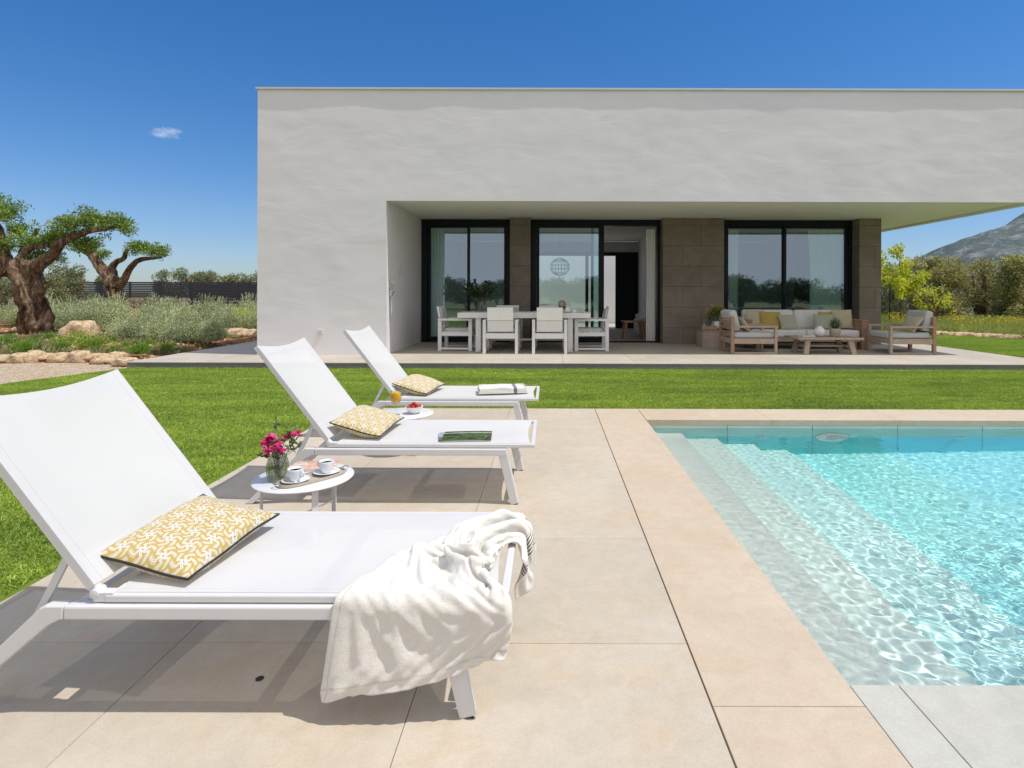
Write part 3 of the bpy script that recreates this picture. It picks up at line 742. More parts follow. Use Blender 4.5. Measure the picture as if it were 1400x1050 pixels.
# ------------------------------------------------------------------ sun loungers
LW = .68
def make_lounger():
    """foot end at x=0, near side y=0, head towards -x"""
    r = thing('sun_lounger', 'L', 'sun lounger', (0,0,0), 0, 'white sun loungers in a row on the deck')
    wm = M['white_metal']; HX, HZ = -1.22, .372
    TX, TZ = HX-.43, HZ+.545
    for y, sgn in ((.02,1),(LW-.02,-1)):
        b = MB(); b.box(-1.299,-.165,y-.02,y+.02,.292,.332); b.build('side_rail', wm, r, bevel=.006)
        b = MB(); pg = [(-1.30,.332),(-1.352,.332),(-1.368,.326),(-1.705,.006),(-1.660,.006),(-1.345,.275),(-1.31,.292),(-1.30,.292)]
        b.add([(x_,y-.0195,z_) for x_,z_ in pg]+[(x_,y+.0195,z_) for x_,z_ in pg], [tuple(reversed(range(8))),tuple(range(8,16))]+[(k,(k+1)%8,8+(k+1)%8,8+k) for k in range(8)])
        b.build('rear_leg', wm, r, bevel=.004)
        b = MB(); b.beam((-.19,y,.312),(-.118,y,.006),.036,.056,(1,0,0),.032,.05); b.build('front_leg', wm, r, bevel=.006)
        # seat tube on top of the rail
        yi = y+sgn*.008
        b = MB(); b.box(-1.19,0,yi-.013,yi+.013,.335,.358); b.build('seat_tube', wm, r, bevel=.005)
        # backrest tube
        yb = y+sgn*.012
        b = MB(); b.beam((HX,yb,HZ-.012),(TX,yb,TZ),.024,.026,(1,0,0)); b.build('back_tube', wm, r, bevel=.005)
        b = MB(); b.tube([(HX,yb-.018,HZ-.012),(HX,yb+.018,HZ-.012)],.014,12); b.box(HX-.005,HX+.055,yb-.015,yb+.015,HZ-.036,HZ-.008); b.build('hinge', wm, r, bevel=.002)
        b = MB(); b.beam((HX-.095,y+sgn*.03,HZ+.105),(HX-.20,y+sgn*.03,.27),.012,.022,(1,0,0)); b.build('strut', wm, r, bevel=.002)
    b = MB(); b.box(-.026,0,.045,LW-.045,.336,.357); b.build('foot_bar', wm, r, bevel=.005)
    b = MB(); b.box(-1.19,-1.165,.04,LW-.04,.334,.354); b.box(-1.29,-1.26,.04,LW-.04,.30,.33); b.build('cross_bar', wm, r, bevel=.004)
    b = MB(); b.box(-.62,-.58,.04,LW-.04,.297,.327); b.build('cross_bar', wm, r, bevel=.004)
    # seat sling: slight sag, foot edge curved away from the bar
    P = []; n = 26
    for i in range(n+1):
        u = i/n; row = []
        for j in range(15):
            v = j/14; y = .030+(LW-.060)*v
            xe = -.030 - .020*math.sin(PI*v)
            x = -1.175+(xe+1.175)*u
            row.append((x, y, .3592-.014*math.sin(PI*v)*math.sin(PI*min(1,u*1.05))**.5))
        P.append(row)
    b = MB(); b.sheet(P); b.build('seat_sling', M['sling'], r)
    P = []
    for i in range(25):
        u = i/24; row = []
        for j in range(17):
            v = j/16; y = .017+(LW-.034)*v
            top = 1.015 - .038*math.sin(PI*v)
            uu = .03+(top-.03)*u; sag = .024*math.sin(PI*v)*math.sin(PI*(.15+.85*u*.85))
            x = HX+(TX-HX)*uu; z = HZ-.012+(TZ-HZ+.012)*uu
            edge = .0165; row.append((x+.785*(edge-sag), y, z+.62*(edge-sag)))
        P.append(row)
    b = MB(); b.sheet([[(p[0]-.0,p[1],p[2]) for p in row] for row in P])
    for e_ in (0,-1): b.sheet([[row[e_], (row[e_][0]-.785*.026, row[e_][1], row[e_][2]-.62*.026)] for row in P])
    b.build('back_sling', M['sling'], r)
    b = MB(); b.beam((HX-.41,.04,HZ+.50),(HX-.41,LW-.04,HZ+.50),.02,.02); 
    b.build('back_cross_bar', wm, r, bevel=.004)
    for y in (.02,LW-.02):
        for x in (-1.684,-.118):
            b = MB(); b.box(x-.018,x+.018,y-.014,y+.014,.0045,.0075); b.build('foot_pad', M['black'], r)
    return r
l1 = make_lounger(); l1.location = (-.118,1.66,.0); l1['label'] = 'nearest white mesh sun lounger, with a crumpled bath towel hanging over its side'
l2 = dup(l1, (-.083,3.347,.0), None, 'middle white sun lounger of the row, with magazines lying on it')
l3 = dup(l1, (-.090,4.815,.0), None, 'farthest white sun lounger, nearest the lawn strip, with a folded towel on it')

# pillows
def make_pillow(name, a, b_, T, mat, seed=0, bend=0.0, pipe=True, n=34):
    me_b = MB(); rs = random.Random(seed); ph = rs.random()*10
    def pt(u, v, side):
        k = .055*(1-v*v); k2 = .055*(1-u*u)
        x = a*u*(1-k); y = b_*v*(1-k2)
        h = max(0, (1-abs(u)**2.4))*max(0, (1-abs(v)**2.4))
        z = side*T*h**.48
        z += side*.006*mnoise.noise(Vector((x*14+ph, y*14, side)))*min(1, h*4)
        z += bend*(x*x)/(a*a) + .010*mnoise.noise(Vector((x*5+ph, y*5, 2)))
        return (x, y, z)
    for side in (1, -1):
        g = [[pt(-1+2*i/n, -1+2*j/n, side) for j in range(n+1)] for i in range(n+1)]
        if side < 0: g = [list(reversed(r_)) for r_ in g]
        me_b.sheet(g)
    o = me_b.build(name, mat)
    if pipe:
        ring = [(-1+2*i/n, -1) for i in range(n)] + [(1, -1+2*i/n) for i in range(n)] + [(1-2*i/n, 1) for i in range(n)] + [(-1, 1-2*i/n) for i in range(n+1)]
        pb = MB(); pb.tube([pt(u*1.004, v*1.004, 1) for u, v in ring], .0042, 6, False); pb.build('piping', M['piping'], o)
    return o
def place(o, loc, rot): o.location = loc; o.rotation_euler = rot; return o
p1 = make_pillow('pillow', .160, .228, .060, M['pillow'], 1, .012)
tag(p1, 'yellow pinwheel patterned pillow with dark piping on the nearest lounger', 'pillow', 'patterned yellow pillows on the loungers')
place(p1, (-.118-1.10,1.965,.412), (R(3),R(11),R(-7)))
for (lx, ly, lab, rz) in ((-.083,3.347,'yellow patterned pillow at the head of the middle lounger, beside the magazines',-3),(-.09,4.815,'yellow patterned pillow at the head of the farthest lounger',-9)):
    q = dup(p1, (lx-1.08,ly+.325,.420), None, lab); q.rotation_euler = (R(2),R(15),R(rz))
#TOWEL-BEGIN
# bath towel: cloth shape settled over the lounger's side, 76 x 38 points in millimetres (x, y, z)
TOWEL = [
[2,26,0,9,12,5,25,10,6,41,13,10,55,16,15,71,17,18,86,19,24,97,7,25,111,15,29,127,14,30,141,6,31,157,5,32,173,6,34,189,7,36,204,2,41,220,2,42,235,8,43,250,3,48,266,4,50,279,13,54,296,14,55,311,15,59,326,11,63,343,14,65,357,20,71,372,20,75,385,11,82,401,12,86,412,23,91,427,26,94,442,21,100,458,29,102,469,38,109,485,36,114,494,24,122,506,14,126,522,12,128,535,19,123],
[0,24,17,15,20,19,26,9,23,42,5,25,58,5,28,74,7,32,87,14,40,103,13,39,116,3,40,129,12,45,145,12,46,160,5,48,176,9,50,192,11,52,207,10,54,223,5,57,237,12,58,253,12,60,268,4,65,283,5,67,297,14,70,313,18,73,328,21,76,342,12,80,358,12,83,371,22,89,386,22,93,400,16,100,416,15,103,427,27,108,440,32,110,456,28,116,471,32,123,486,33,127,502,32,130,509,19,138,523,25,132,539,22,135],
[1,16,32,17,20,36,31,14,39,44,5,42,59,2,45,75,1,48,91,1,50,105,9,55,118,0,56,134,1,57,148,10,62,163,10,63,179,5,65,195,5,67,210,11,69,226,12,71,241,5,72,255,11,76,271,12,78,285,5,83,302,6,83,317,8,85,329,20,90,344,18,93,359,10,98,374,13,102,387,22,107,402,25,111,415,16,117,431,19,120,442,31,124,455,22,129,471,19,130,488,20,133,497,31,143,512,32,144,525,21,145,539,28,147],
[2,18,49,17,14,52,33,13,56,47,6,59,62,9,60,78,9,63,91,1,67,107,0,69,122,6,72,137,1,74,153,2,75,167,9,79,182,5,80,198,3,82,214,4,83,228,9,86,244,4,87,260,4,90,273,14,92,288,15,94,304,11,98,320,11,99,336,11,101,348,23,107,363,19,109,376,10,116,392,10,116,401,20,125,415,27,129,432,26,132,447,29,137,462,30,140,473,17,144,489,13,145,502,22,152,514,31,158,528,20,158,544,20,157],
[6,22,66,19,13,69,34,8,72,49,10,75,65,8,77,80,12,79,95,6,82,109,1,85,124,6,88,140,6,89,155,1,91,171,3,93,185,11,94,201,12,95,215,4,99,231,2,100,246,7,102,262,8,104,277,7,106,290,15,109,306,18,111,323,18,113,337,11,116,352,14,118,365,24,123,381,22,125,394,12,130,410,9,133,418,21,141,433,23,145,449,18,146,463,26,153,479,24,156,492,14,159,508,13,161,516,26,171,531,29,168,545,20,170],
[8,22,83,22,15,86,36,7,88,52,6,91,67,10,93,82,13,95,98,12,98,111,3,101,127,2,103,143,3,105,158,8,106,174,7,109,189,10,110,204,15,111,219,10,113,234,1,115,249,3,117,264,9,119,280,6,121,295,11,123,308,19,126,324,20,128,339,13,131,354,11,133,367,20,138,383,24,140,399,21,142,412,12,147,428,11,148,436,21,159,451,25,159,464,14,162,481,14,165,493,22,171,509,17,175,523,18,180,534,30,182,550,28,180],
[10,22,100,25,16,103,39,8,105,54,7,107,70,9,110,85,14,112,101,13,114,116,9,116,130,2,119,145,8,120,160,9,122,176,14,123,191,16,125,206,11,127,220,4,128,235,6,130,251,3,132,267,6,135,280,15,134,296,14,138,311,15,140,326,21,142,342,19,145,356,11,148,371,12,150,384,22,154,400,23,156,416,20,158,429,9,162,444,9,165,452,23,173,466,15,176,481,10,179,498,11,180,508,21,189,523,27,191,537,20,191,553,22,193],
[13,23,117,27,16,119,41,9,122,57,7,124,72,11,126,87,14,128,103,13,130,116,5,132,132,9,134,147,10,136,162,15,137,178,18,138,193,16,140,207,8,142,222,4,143,238,4,145,252,11,146,268,12,149,283,16,149,297,21,151,313,22,153,327,14,156,343,12,158,358,18,161,372,12,164,388,12,165,402,18,170,417,20,173,433,17,174,445,6,179,457,16,185,471,22,189,484,13,192,499,7,194,516,11,196,526,22,202,540,26,203,554,19,206],
[15,23,134,30,17,136,44,10,139,59,8,141,74,12,143,90,15,144,104,10,147,120,6,149,134,13,150,150,14,152,165,16,153,180,19,154,196,14,156,209,7,157,225,4,159,240,8,160,254,15,161,269,19,162,285,16,164,300,15,165,315,20,169,331,20,170,345,12,173,360,13,174,375,17,177,389,9,179,405,9,182,420,11,185,434,18,188,448,10,192,464,7,194,475,18,201,490,22,203,502,10,208,517,6,209,533,12,210,541,25,216,556,26,217],
[17,23,151,32,18,153,47,11,155,62,9,158,77,13,159,93,16,161,107,8,163,122,7,165,136,14,166,151,19,167,167,17,169,182,14,170,198,12,171,212,5,173,228,5,174,242,11,175,256,19,176,272,20,177,287,19,179,302,12,180,318,12,182,332,19,185,347,19,186,361,11,189,377,9,189,391,15,193,407,15,195,421,9,199,437,11,201,451,16,205,466,7,208,481,8,210,491,19,216,508,19,218,519,7,223,536,7,223,546,20,228,558,29,230],
[20,22,168,35,18,170,49,12,172,65,10,174,79,14,176,95,15,178,109,8,179,125,9,181,139,15,182,154,20,183,170,18,184,184,12,185,199,8,187,215,11,187,230,8,190,243,16,190,259,19,191,274,19,193,288,12,192,304,13,195,320,11,197,335,14,199,349,20,201,365,16,203,378,7,204,394,9,206,408,16,209,423,17,212,438,9,215,453,7,217,467,13,221,483,11,224,498,10,226,511,21,231,526,15,234,540,4,238,554,13,239,553,30,242],
[22,22,185,37,19,187,52,14,189,67,11,191,82,16,192,97,14,194,112,8,196,127,12,197,141,19,198,157,20,199,172,15,200,187,10,201,202,15,201,216,9,203,231,13,204,246,18,205,261,19,207,275,12,206,290,8,207,306,10,210,320,16,211,336,18,213,351,15,215,366,12,217,380,5,219,396,7,221,409,15,224,424,17,226,440,14,228,454,6,231,469,4,233,484,6,237,499,9,241,511,18,245,526,13,249,541,3,252,554,14,254,552,31,255],
[24,21,202,40,19,204,55,15,206,70,12,208,85,17,209,100,13,210,115,9,212,129,15,213,144,20,214,159,17,215,174,11,216,189,16,216,204,15,217,219,9,218,233,14,220,248,19,221,263,13,221,276,6,220,292,8,223,307,14,224,322,18,226,337,17,228,352,11,229,366,6,230,381,11,232,396,7,235,411,8,237,426,14,240,442,14,242,456,8,245,471,3,247,486,3,250,497,13,254,512,16,260,525,7,261,542,2,266,554,14,268,553,32,268],
[27,20,219,42,20,221,57,16,222,72,13,224,87,17,225,102,11,227,117,11,228,131,18,229,147,19,230,161,13,230,177,16,231,192,19,231,207,15,232,221,9,234,235,16,235,250,15,236,263,5,234,278,6,236,293,12,237,308,16,239,323,17,241,339,13,242,352,6,243,367,12,243,382,13,246,397,12,248,413,10,251,428,7,253,443,11,256,458,9,259,471,1,261,484,10,262,499,6,266,514,6,269,526,16,273,538,7,280,551,18,283,552,35,282],
[29,19,236,45,20,238,60,17,239,75,15,241,91,17,241,104,10,243,119,15,244,134,18,245,150,17,246,165,13,246,179,20,246,194,15,246,208,8,246,223,11,249,238,14,250,251,5,248,265,11,248,280,8,251,295,14,252,310,15,254,324,8,254,339,4,255,353,12,257,368,11,258,383,6,259,398,6,262,414,4,264,429,7,267,444,5,270,459,1,272,471,11,271,484,5,275,500,5,280,510,16,277,521,9,284,534,11,294,546,23,297,551,38,297],
[32,18,254,47,20,255,63,19,256,78,17,257,94,18,258,107,10,260,122,15,260,137,11,260,153,9,261,166,18,262,181,15,262,195,8,262,210,6,262,225,11,265,239,4,263,252,13,262,267,14,263,282,11,265,297,15,267,311,7,267,326,6,268,341,11,268,354,4,269,370,5,272,385,7,274,400,9,276,415,9,278,429,2,281,444,2,284,455,13,280,469,7,284,484,6,289,491,16,282,505,14,290,518,12,299,528,24,298,540,27,309,540,44,305],
[35,19,272,50,20,272,66,20,273,81,17,274,96,13,275,111,16,275,125,10,277,141,12,276,155,18,275,168,10,277,184,11,278,199,14,277,211,3,278,226,3,279,238,13,276,254,12,278,269,13,279,284,15,280,298,8,281,314,10,282,328,15,280,340,5,282,356,8,283,371,11,285,386,15,286,401,15,289,414,6,292,429,7,294,440,16,287,454,10,294,468,8,299,477,18,291,492,21,295,501,11,304,511,24,304,522,34,304,531,32,319,541,46,318],
[38,20,289,53,17,290,69,18,291,84,18,292,100,21,289,113,14,293,128,14,293,142,22,290,156,14,292,171,15,293,186,21,290,197,11,293,212,12,291,227,12,293,242,14,292,256,21,291,270,15,295,285,12,296,301,15,295,314,22,292,326,12,295,342,14,295,356,19,293,371,21,296,386,19,300,399,11,303,415,13,305,424,20,295,439,20,300,453,14,306,465,20,301,478,27,300,485,16,306,498,20,314,513,28,318,515,43,311,524,44,324,532,56,317],
[41,30,304,57,28,305,73,25,307,87,30,303,102,25,306,117,23,307,131,28,301,143,22,307,159,23,305,173,29,302,185,22,307,201,22,305,215,26,299,229,23,305,243,28,301,257,24,307,272,22,308,285,26,301,301,28,302,314,21,307,328,25,303,343,28,301,356,23,308,372,23,310,386,20,314,401,22,313,410,26,301,422,22,310,437,24,313,452,28,310,465,32,307,477,20,312,488,29,307,492,30,322,508,35,329,507,48,319,518,55,328,519,62,316],
[47,46,307,62,44,310,78,43,308,91,39,316,106,38,315,119,41,306,131,36,316,146,36,314,160,40,307,174,36,317,190,34,316,202,38,305,215,34,313,230,38,309,244,36,314,260,36,316,273,38,307,286,35,313,302,33,317,314,36,307,329,39,307,342,35,314,357,34,318,372,31,323,387,33,319,394,31,305,407,34,312,423,36,314,438,38,312,453,42,310,457,32,320,476,29,323,483,42,312,497,43,316,492,37,331,504,50,334,508,62,324,514,75,320],
[53,62,308,67,59,316,82,57,314,97,55,320,106,53,307,119,53,317,134,53,314,149,53,310,163,52,317,179,52,317,190,48,306,201,48,317,216,50,317,231,51,317,247,51,317,261,50,310,273,48,319,289,49,318,302,48,309,317,51,310,328,47,319,344,48,320,358,48,325,371,47,318,380,38,308,395,45,307,410,48,310,424,50,312,439,51,313,449,46,325,462,45,331,474,42,318,482,53,324,497,55,327,482,48,333,493,58,339,503,71,335,500,73,319],
[61,78,308,72,74,319,87,73,318,91,63,306,105,68,314,121,69,314,137,68,313,152,68,314,167,68,318,175,64,306,187,59,313,203,64,314,218,65,314,234,66,316,248,66,312,263,64,316,278,62,318,289,59,306,303,62,311,315,59,321,330,61,324,345,62,324,359,62,319,372,59,311,387,52,306,396,58,318,411,62,316,424,62,317,438,59,323,453,57,318,469,56,327,474,49,304,485,59,315,487,66,325,474,61,333,484,70,341,493,81,331,499,87,319],
[68,93,310,79,90,321,88,87,309,99,81,315,112,82,307,126,84,313,141,84,313,155,84,318,168,83,311,182,80,306,191,78,317,205,80,310,221,81,312,236,82,313,252,81,313,267,79,315,279,73,309,286,69,322,302,73,322,317,74,317,331,76,320,347,77,322,361,76,318,370,72,306,380,68,314,395,73,319,410,76,318,420,73,327,435,72,323,451,69,317,462,65,327,474,65,321,480,68,305,481,77,321,469,74,331,477,82,342,484,90,329,490,97,317],
[78,107,308,86,106,322,97,102,311,108,96,319,117,99,307,132,99,308,144,100,317,159,100,317,172,98,308,187,96,307,194,96,320,208,97,312,223,97,310,238,98,313,254,97,314,266,92,306,276,87,316,288,86,323,302,87,315,318,89,317,332,91,321,347,91,318,355,85,307,369,86,312,377,82,323,391,87,321,404,83,330,416,86,323,430,85,320,441,78,327,456,79,324,460,73,310,468,83,305,476,88,318,464,86,329,470,94,341,477,102,330,484,110,318],
[88,122,307,93,122,323,105,118,314,116,113,323,124,115,309,138,115,307,148,116,318,162,115,312,176,114,306,191,113,307,198,113,321,211,113,312,226,113,308,241,114,313,254,110,306,267,108,310,275,102,322,289,102,320,303,103,314,318,104,319,333,106,319,342,101,308,357,100,307,363,97,320,375,97,328,388,95,334,403,96,338,414,99,329,424,89,331,440,92,328,442,85,315,451,88,306,461,95,307,468,102,318,456,98,329,463,106,341,472,115,332,480,123,322],
[100,135,306,100,138,322,113,134,318,125,128,326,130,132,311,144,131,307,154,131,319,169,129,316,180,131,306,195,130,308,201,130,321,216,129,317,228,130,308,243,129,309,258,126,308,264,120,320,278,118,325,288,116,314,303,118,315,318,119,320,328,117,310,342,116,306,356,115,311,366,114,322,381,112,323,386,110,337,401,112,334,410,103,344,425,99,342,429,102,327,431,96,312,442,103,306,453,109,305,459,115,316,448,108,328,454,118,339,463,122,327,475,131,331],
[113,146,306,107,154,318,121,149,322,134,145,329,137,149,314,149,147,307,160,147,319,175,144,320,184,147,308,199,147,308,206,147,321,221,145,321,231,146,310,246,144,307,259,141,313,265,134,326,279,133,322,289,132,311,303,134,317,318,134,318,328,132,306,342,131,310,355,129,318,370,128,316,381,128,327,385,126,341,400,125,343,408,117,352,421,115,346,417,109,333,428,110,320,432,115,307,445,123,305,451,127,316,438,118,321,452,127,325,462,131,336,469,142,324],
[124,160,306,117,169,316,126,165,328,140,161,332,144,165,317,155,164,308,166,162,318,180,160,323,187,164,311,202,164,309,212,164,321,226,161,324,235,163,313,249,160,313,256,152,324,270,149,327,275,146,313,290,148,311,303,149,319,315,147,310,329,147,306,342,146,313,357,144,312,363,138,325,375,141,334,386,142,343,397,138,351,406,130,360,414,128,348,410,123,335,419,125,321,423,127,307,436,135,307,443,138,319,432,131,327,445,134,337,451,143,327,466,140,337],
[135,174,306,128,183,316,133,181,331,148,177,334,151,180,319,161,180,308,175,176,314,183,176,327,191,181,315,205,182,311,219,179,316,229,177,327,238,179,316,251,174,321,258,166,331,271,165,324,275,162,309,290,163,311,304,164,318,315,162,307,329,162,312,343,161,310,347,153,322,354,149,334,364,146,346,375,143,355,387,143,363,401,143,365,409,141,352,410,137,339,409,135,323,415,140,313,429,149,312,427,139,321,431,140,336,443,148,335,464,150,334,453,138,340],
[144,188,305,140,195,317,140,197,333,154,193,338,164,192,325,167,196,311,182,191,313,182,192,329,195,196,322,208,198,317,216,191,328,231,194,330,242,194,322,250,186,332,263,181,333,263,178,318,275,177,309,290,179,313,304,180,316,315,177,305,329,176,310,337,171,320,351,168,325,358,165,338,360,161,352,365,154,363,378,154,369,393,155,366,399,153,351,399,147,339,400,146,326,411,151,324,423,157,328,419,146,336,431,151,341,445,141,353,452,152,344,464,142,350],
[155,202,304,152,206,318,146,213,331,160,209,338,161,208,323,175,211,316,188,207,314,184,209,330,199,210,331,212,212,327,219,206,339,230,212,330,243,208,331,252,199,340,263,197,330,262,193,316,275,192,307,290,193,306,305,193,306,319,192,308,326,186,321,341,186,318,350,181,332,345,174,343,344,168,357,355,168,365,370,166,369,381,164,361,383,152,352,388,158,342,401,156,336,405,165,325,415,166,335,420,158,347,428,155,359,440,153,347,455,154,358,463,155,344],
[167,217,303,158,224,315,152,229,327,166,226,336,168,223,321,180,218,329,186,223,314,195,220,326,202,225,340,216,227,337,220,220,350,231,226,341,241,218,344,255,214,339,262,212,326,262,208,311,276,204,316,290,207,309,303,206,313,312,196,320,327,201,316,339,198,326,344,193,341,332,184,349,336,184,362,348,182,368,362,178,361,367,166,355,380,164,345,390,164,359,403,163,355,397,170,345,414,175,342,411,164,356,425,165,347,438,160,360,451,165,358,467,162,354],
[176,231,305,173,234,320,161,241,314,154,239,330,168,235,334,184,234,332,194,236,319,208,231,322,203,241,334,208,239,348,217,237,359,230,237,351,244,231,347,255,230,337,258,225,324,266,221,311,281,216,306,283,214,324,294,207,328,308,209,323,319,198,329,331,195,339,339,205,345,323,198,353,327,200,368,344,195,364,350,184,356,359,176,346,372,175,352,385,178,363,393,175,350,399,186,344,408,184,357,419,176,358,429,169,360,437,165,345,454,161,344,458,174,343],
[184,244,305,179,250,318,166,257,320,156,257,335,173,253,336,189,250,331,203,249,323,217,244,323,220,243,338,215,257,348,213,261,364,229,249,358,243,245,343,254,243,330,264,239,321,278,233,313,293,223,318,281,232,327,299,224,330,310,219,335,315,203,343,330,209,338,330,218,348,328,214,362,317,222,374,334,206,362,347,197,352,361,188,349,371,180,341,382,171,342,390,189,340,394,198,325,410,188,337,421,175,345,434,171,349,448,171,343,455,162,331,468,162,340],
[192,259,305,188,262,319,175,272,318,174,272,333,186,264,332,199,262,338,212,261,329,226,257,325,234,252,337,230,267,345,233,267,359,243,255,356,256,246,349,267,241,337,277,248,327,287,247,315,292,234,304,299,232,317,313,227,325,318,213,322,324,219,335,332,226,349,344,220,357,341,221,370,337,211,377,347,207,364,358,203,350,368,196,340,376,187,325,388,171,323,400,178,336,406,194,339,410,204,321,426,186,333,436,171,336,451,167,332,466,175,323,474,178,337],
[207,265,311,195,276,312,187,286,319,191,285,333,199,276,324,211,273,330,223,269,339,236,269,328,248,261,334,247,272,345,252,267,357,256,258,343,269,254,348,281,246,338,291,239,329,301,246,319,306,242,304,313,226,306,322,217,313,329,223,325,340,216,334,345,231,346,356,230,360,353,214,365,353,206,377,359,195,365,371,202,355,379,209,342,387,197,335,397,183,326,409,172,324,415,190,325,427,196,337,432,202,320,442,184,324,460,182,324,473,183,314,473,191,323],
[216,278,308,205,289,310,201,299,320,207,295,333,214,287,323,224,277,319,234,278,329,248,276,338,260,271,331,263,276,346,270,267,357,272,264,341,281,255,334,294,253,339,304,247,328,315,238,318,322,244,306,328,227,304,334,225,318,345,216,325,351,228,339,360,226,351,363,215,360,367,220,374,370,205,377,376,191,369,386,193,357,395,211,353,401,198,346,410,180,338,423,172,327,431,184,321,443,190,336,445,193,321,445,203,311,446,183,309,460,186,304,475,183,309],
[230,289,314,218,301,309,214,312,320,223,307,331,229,298,322,237,286,327,247,277,318,258,283,327,267,285,341,279,276,341,287,272,354,289,269,338,292,264,325,304,255,326,318,252,329,330,242,320,339,242,306,345,226,305,348,232,319,358,224,326,365,228,342,370,214,349,377,217,363,381,213,377,381,197,386,388,196,373,399,189,365,410,205,359,417,198,344,426,182,341,439,174,329,449,172,321,452,186,327,456,197,320,448,205,328,453,197,311,467,197,305,480,196,314],
[226,303,304,237,305,314,231,319,316,240,318,328,245,306,324,252,294,328,259,288,316,272,280,320,281,285,334,292,287,346,306,273,348,306,261,336,307,265,322,315,258,313,329,254,318,343,249,321,352,239,313,364,227,306,363,226,321,368,234,334,380,224,339,382,221,354,388,211,362,392,205,377,399,194,390,404,191,375,414,192,367,419,194,350,433,198,344,439,183,342,458,177,332,472,169,325,466,183,330,465,196,324,458,208,333,458,209,314,473,204,316,478,203,303],
[226,320,306,240,321,304,249,319,312,262,325,323,252,315,334,261,308,322,269,300,314,282,292,316,294,286,326,306,283,337,323,279,346,315,274,334,324,269,325,330,264,313,339,256,306,351,249,311,366,243,310,382,228,314,375,240,318,381,241,332,392,232,340,397,226,355,399,219,366,405,210,382,417,195,389,415,203,379,427,204,371,425,191,365,440,190,354,452,184,349,468,177,341,489,158,341,485,182,328,471,192,335,471,201,325,466,214,326,467,217,311,481,216,304],
[226,337,306,241,339,308,242,334,320,253,333,309,264,332,330,275,319,330,277,313,315,289,306,320,302,298,321,310,297,335,325,296,341,328,282,331,326,282,317,335,278,307,346,270,309,358,262,314,370,254,318,376,247,306,389,247,316,396,244,328,402,241,342,404,237,355,408,231,369,397,221,377,413,218,386,428,214,374,416,212,363,426,210,357,436,203,346,452,199,345,462,190,348,477,183,341,485,191,348,482,202,333,470,212,335,482,212,329,482,216,317,487,229,311],
[231,353,307,241,352,318,252,349,327,263,346,314,271,336,315,282,335,329,287,326,315,299,317,314,300,312,329,303,308,344,315,306,335,331,301,331,330,297,315,341,290,312,346,279,321,359,274,324,367,267,312,380,263,306,390,261,318,393,258,332,403,255,343,403,251,358,394,238,361,400,236,376,412,234,383,423,233,372,416,227,359,424,221,349,435,219,347,444,210,339,451,196,336,465,204,340,467,201,353,479,207,352,482,215,339,473,224,326,478,229,315,488,233,327],
[235,369,307,246,367,318,259,360,318,270,353,326,276,348,313,287,347,323,297,339,315,305,330,324,298,325,337,308,321,347,321,318,340,330,316,327,338,312,316,343,300,324,355,292,325,354,284,313,367,282,306,380,279,311,385,274,325,399,271,329,402,270,344,393,259,349,390,253,364,401,250,373,412,250,382,422,248,369,416,243,356,421,235,345,432,229,339,435,218,332,450,212,332,452,214,344,459,217,355,474,222,349,487,228,343,474,235,335,469,240,321,483,239,315],
[242,384,309,256,379,312,265,374,323,278,368,323,283,362,309,295,354,311,307,351,320,298,343,329,301,340,344,315,335,348,324,332,337,329,331,323,339,320,330,352,312,332,355,306,319,354,299,306,368,296,309,376,292,321,390,287,318,401,287,329,392,279,339,384,272,349,394,268,359,405,265,366,415,265,378,422,262,366,418,258,352,425,249,343,425,241,332,435,233,325,449,229,323,460,230,332,468,232,345,475,237,357,488,241,349,486,242,332,476,250,323,479,251,308],
[250,399,308,263,394,314,273,389,323,283,381,315,293,374,307,306,366,312,297,363,324,299,356,337,311,348,335,319,351,348,325,348,334,335,338,337,347,329,339,353,327,326,346,319,315,356,315,306,367,311,315,380,306,313,394,302,315,393,300,330,382,292,337,390,287,350,401,280,352,400,281,366,412,282,374,422,278,363,422,273,350,427,264,340,424,256,329,434,249,321,448,247,321,457,247,330,459,248,344,471,253,353,485,257,348,478,254,335,490,256,326,488,261,310],
[258,414,307,269,409,316,282,402,319,291,394,310,304,386,306,308,381,320,299,378,331,309,369,338,319,361,330,319,366,345,329,354,348,343,349,346,353,344,337,343,339,327,346,335,313,359,331,308,372,326,312,385,320,307,393,318,319,383,312,327,385,307,342,398,297,341,407,295,350,399,297,362,412,298,370,422,294,360,426,288,348,426,280,337,424,272,325,433,266,316,448,264,320,453,264,333,455,265,346,468,268,352,480,271,344,473,267,332,481,267,319,496,271,319],
[267,428,307,278,423,316,287,414,309,300,407,306,313,398,310,306,396,323,307,391,336,319,382,337,328,375,326,334,370,340,336,367,354,349,362,349,354,359,335,344,355,325,351,350,313,364,344,315,376,340,306,390,336,307,385,332,320,381,327,333,394,320,338,402,310,333,407,311,347,398,314,359,412,315,366,422,310,357,427,303,346,423,295,335,423,288,322,433,283,312,446,281,321,446,280,335,452,282,346,466,284,350,476,285,340,469,280,327,478,279,315,492,284,316],
[276,442,307,288,433,307,299,425,309,304,415,319,320,412,316,310,411,328,318,403,336,323,392,327,337,387,332,330,385,345,341,382,356,354,377,350,351,375,336,347,371,322,358,362,321,365,359,308,380,355,307,393,350,312,384,347,324,388,341,335,396,331,327,407,324,328,406,326,343,397,330,354,412,332,363,422,327,355,427,319,344,421,311,332,422,304,320,432,300,308,440,297,323,441,297,336,451,300,344,465,300,348,472,299,334,465,293,322,474,292,310,489,293,306],
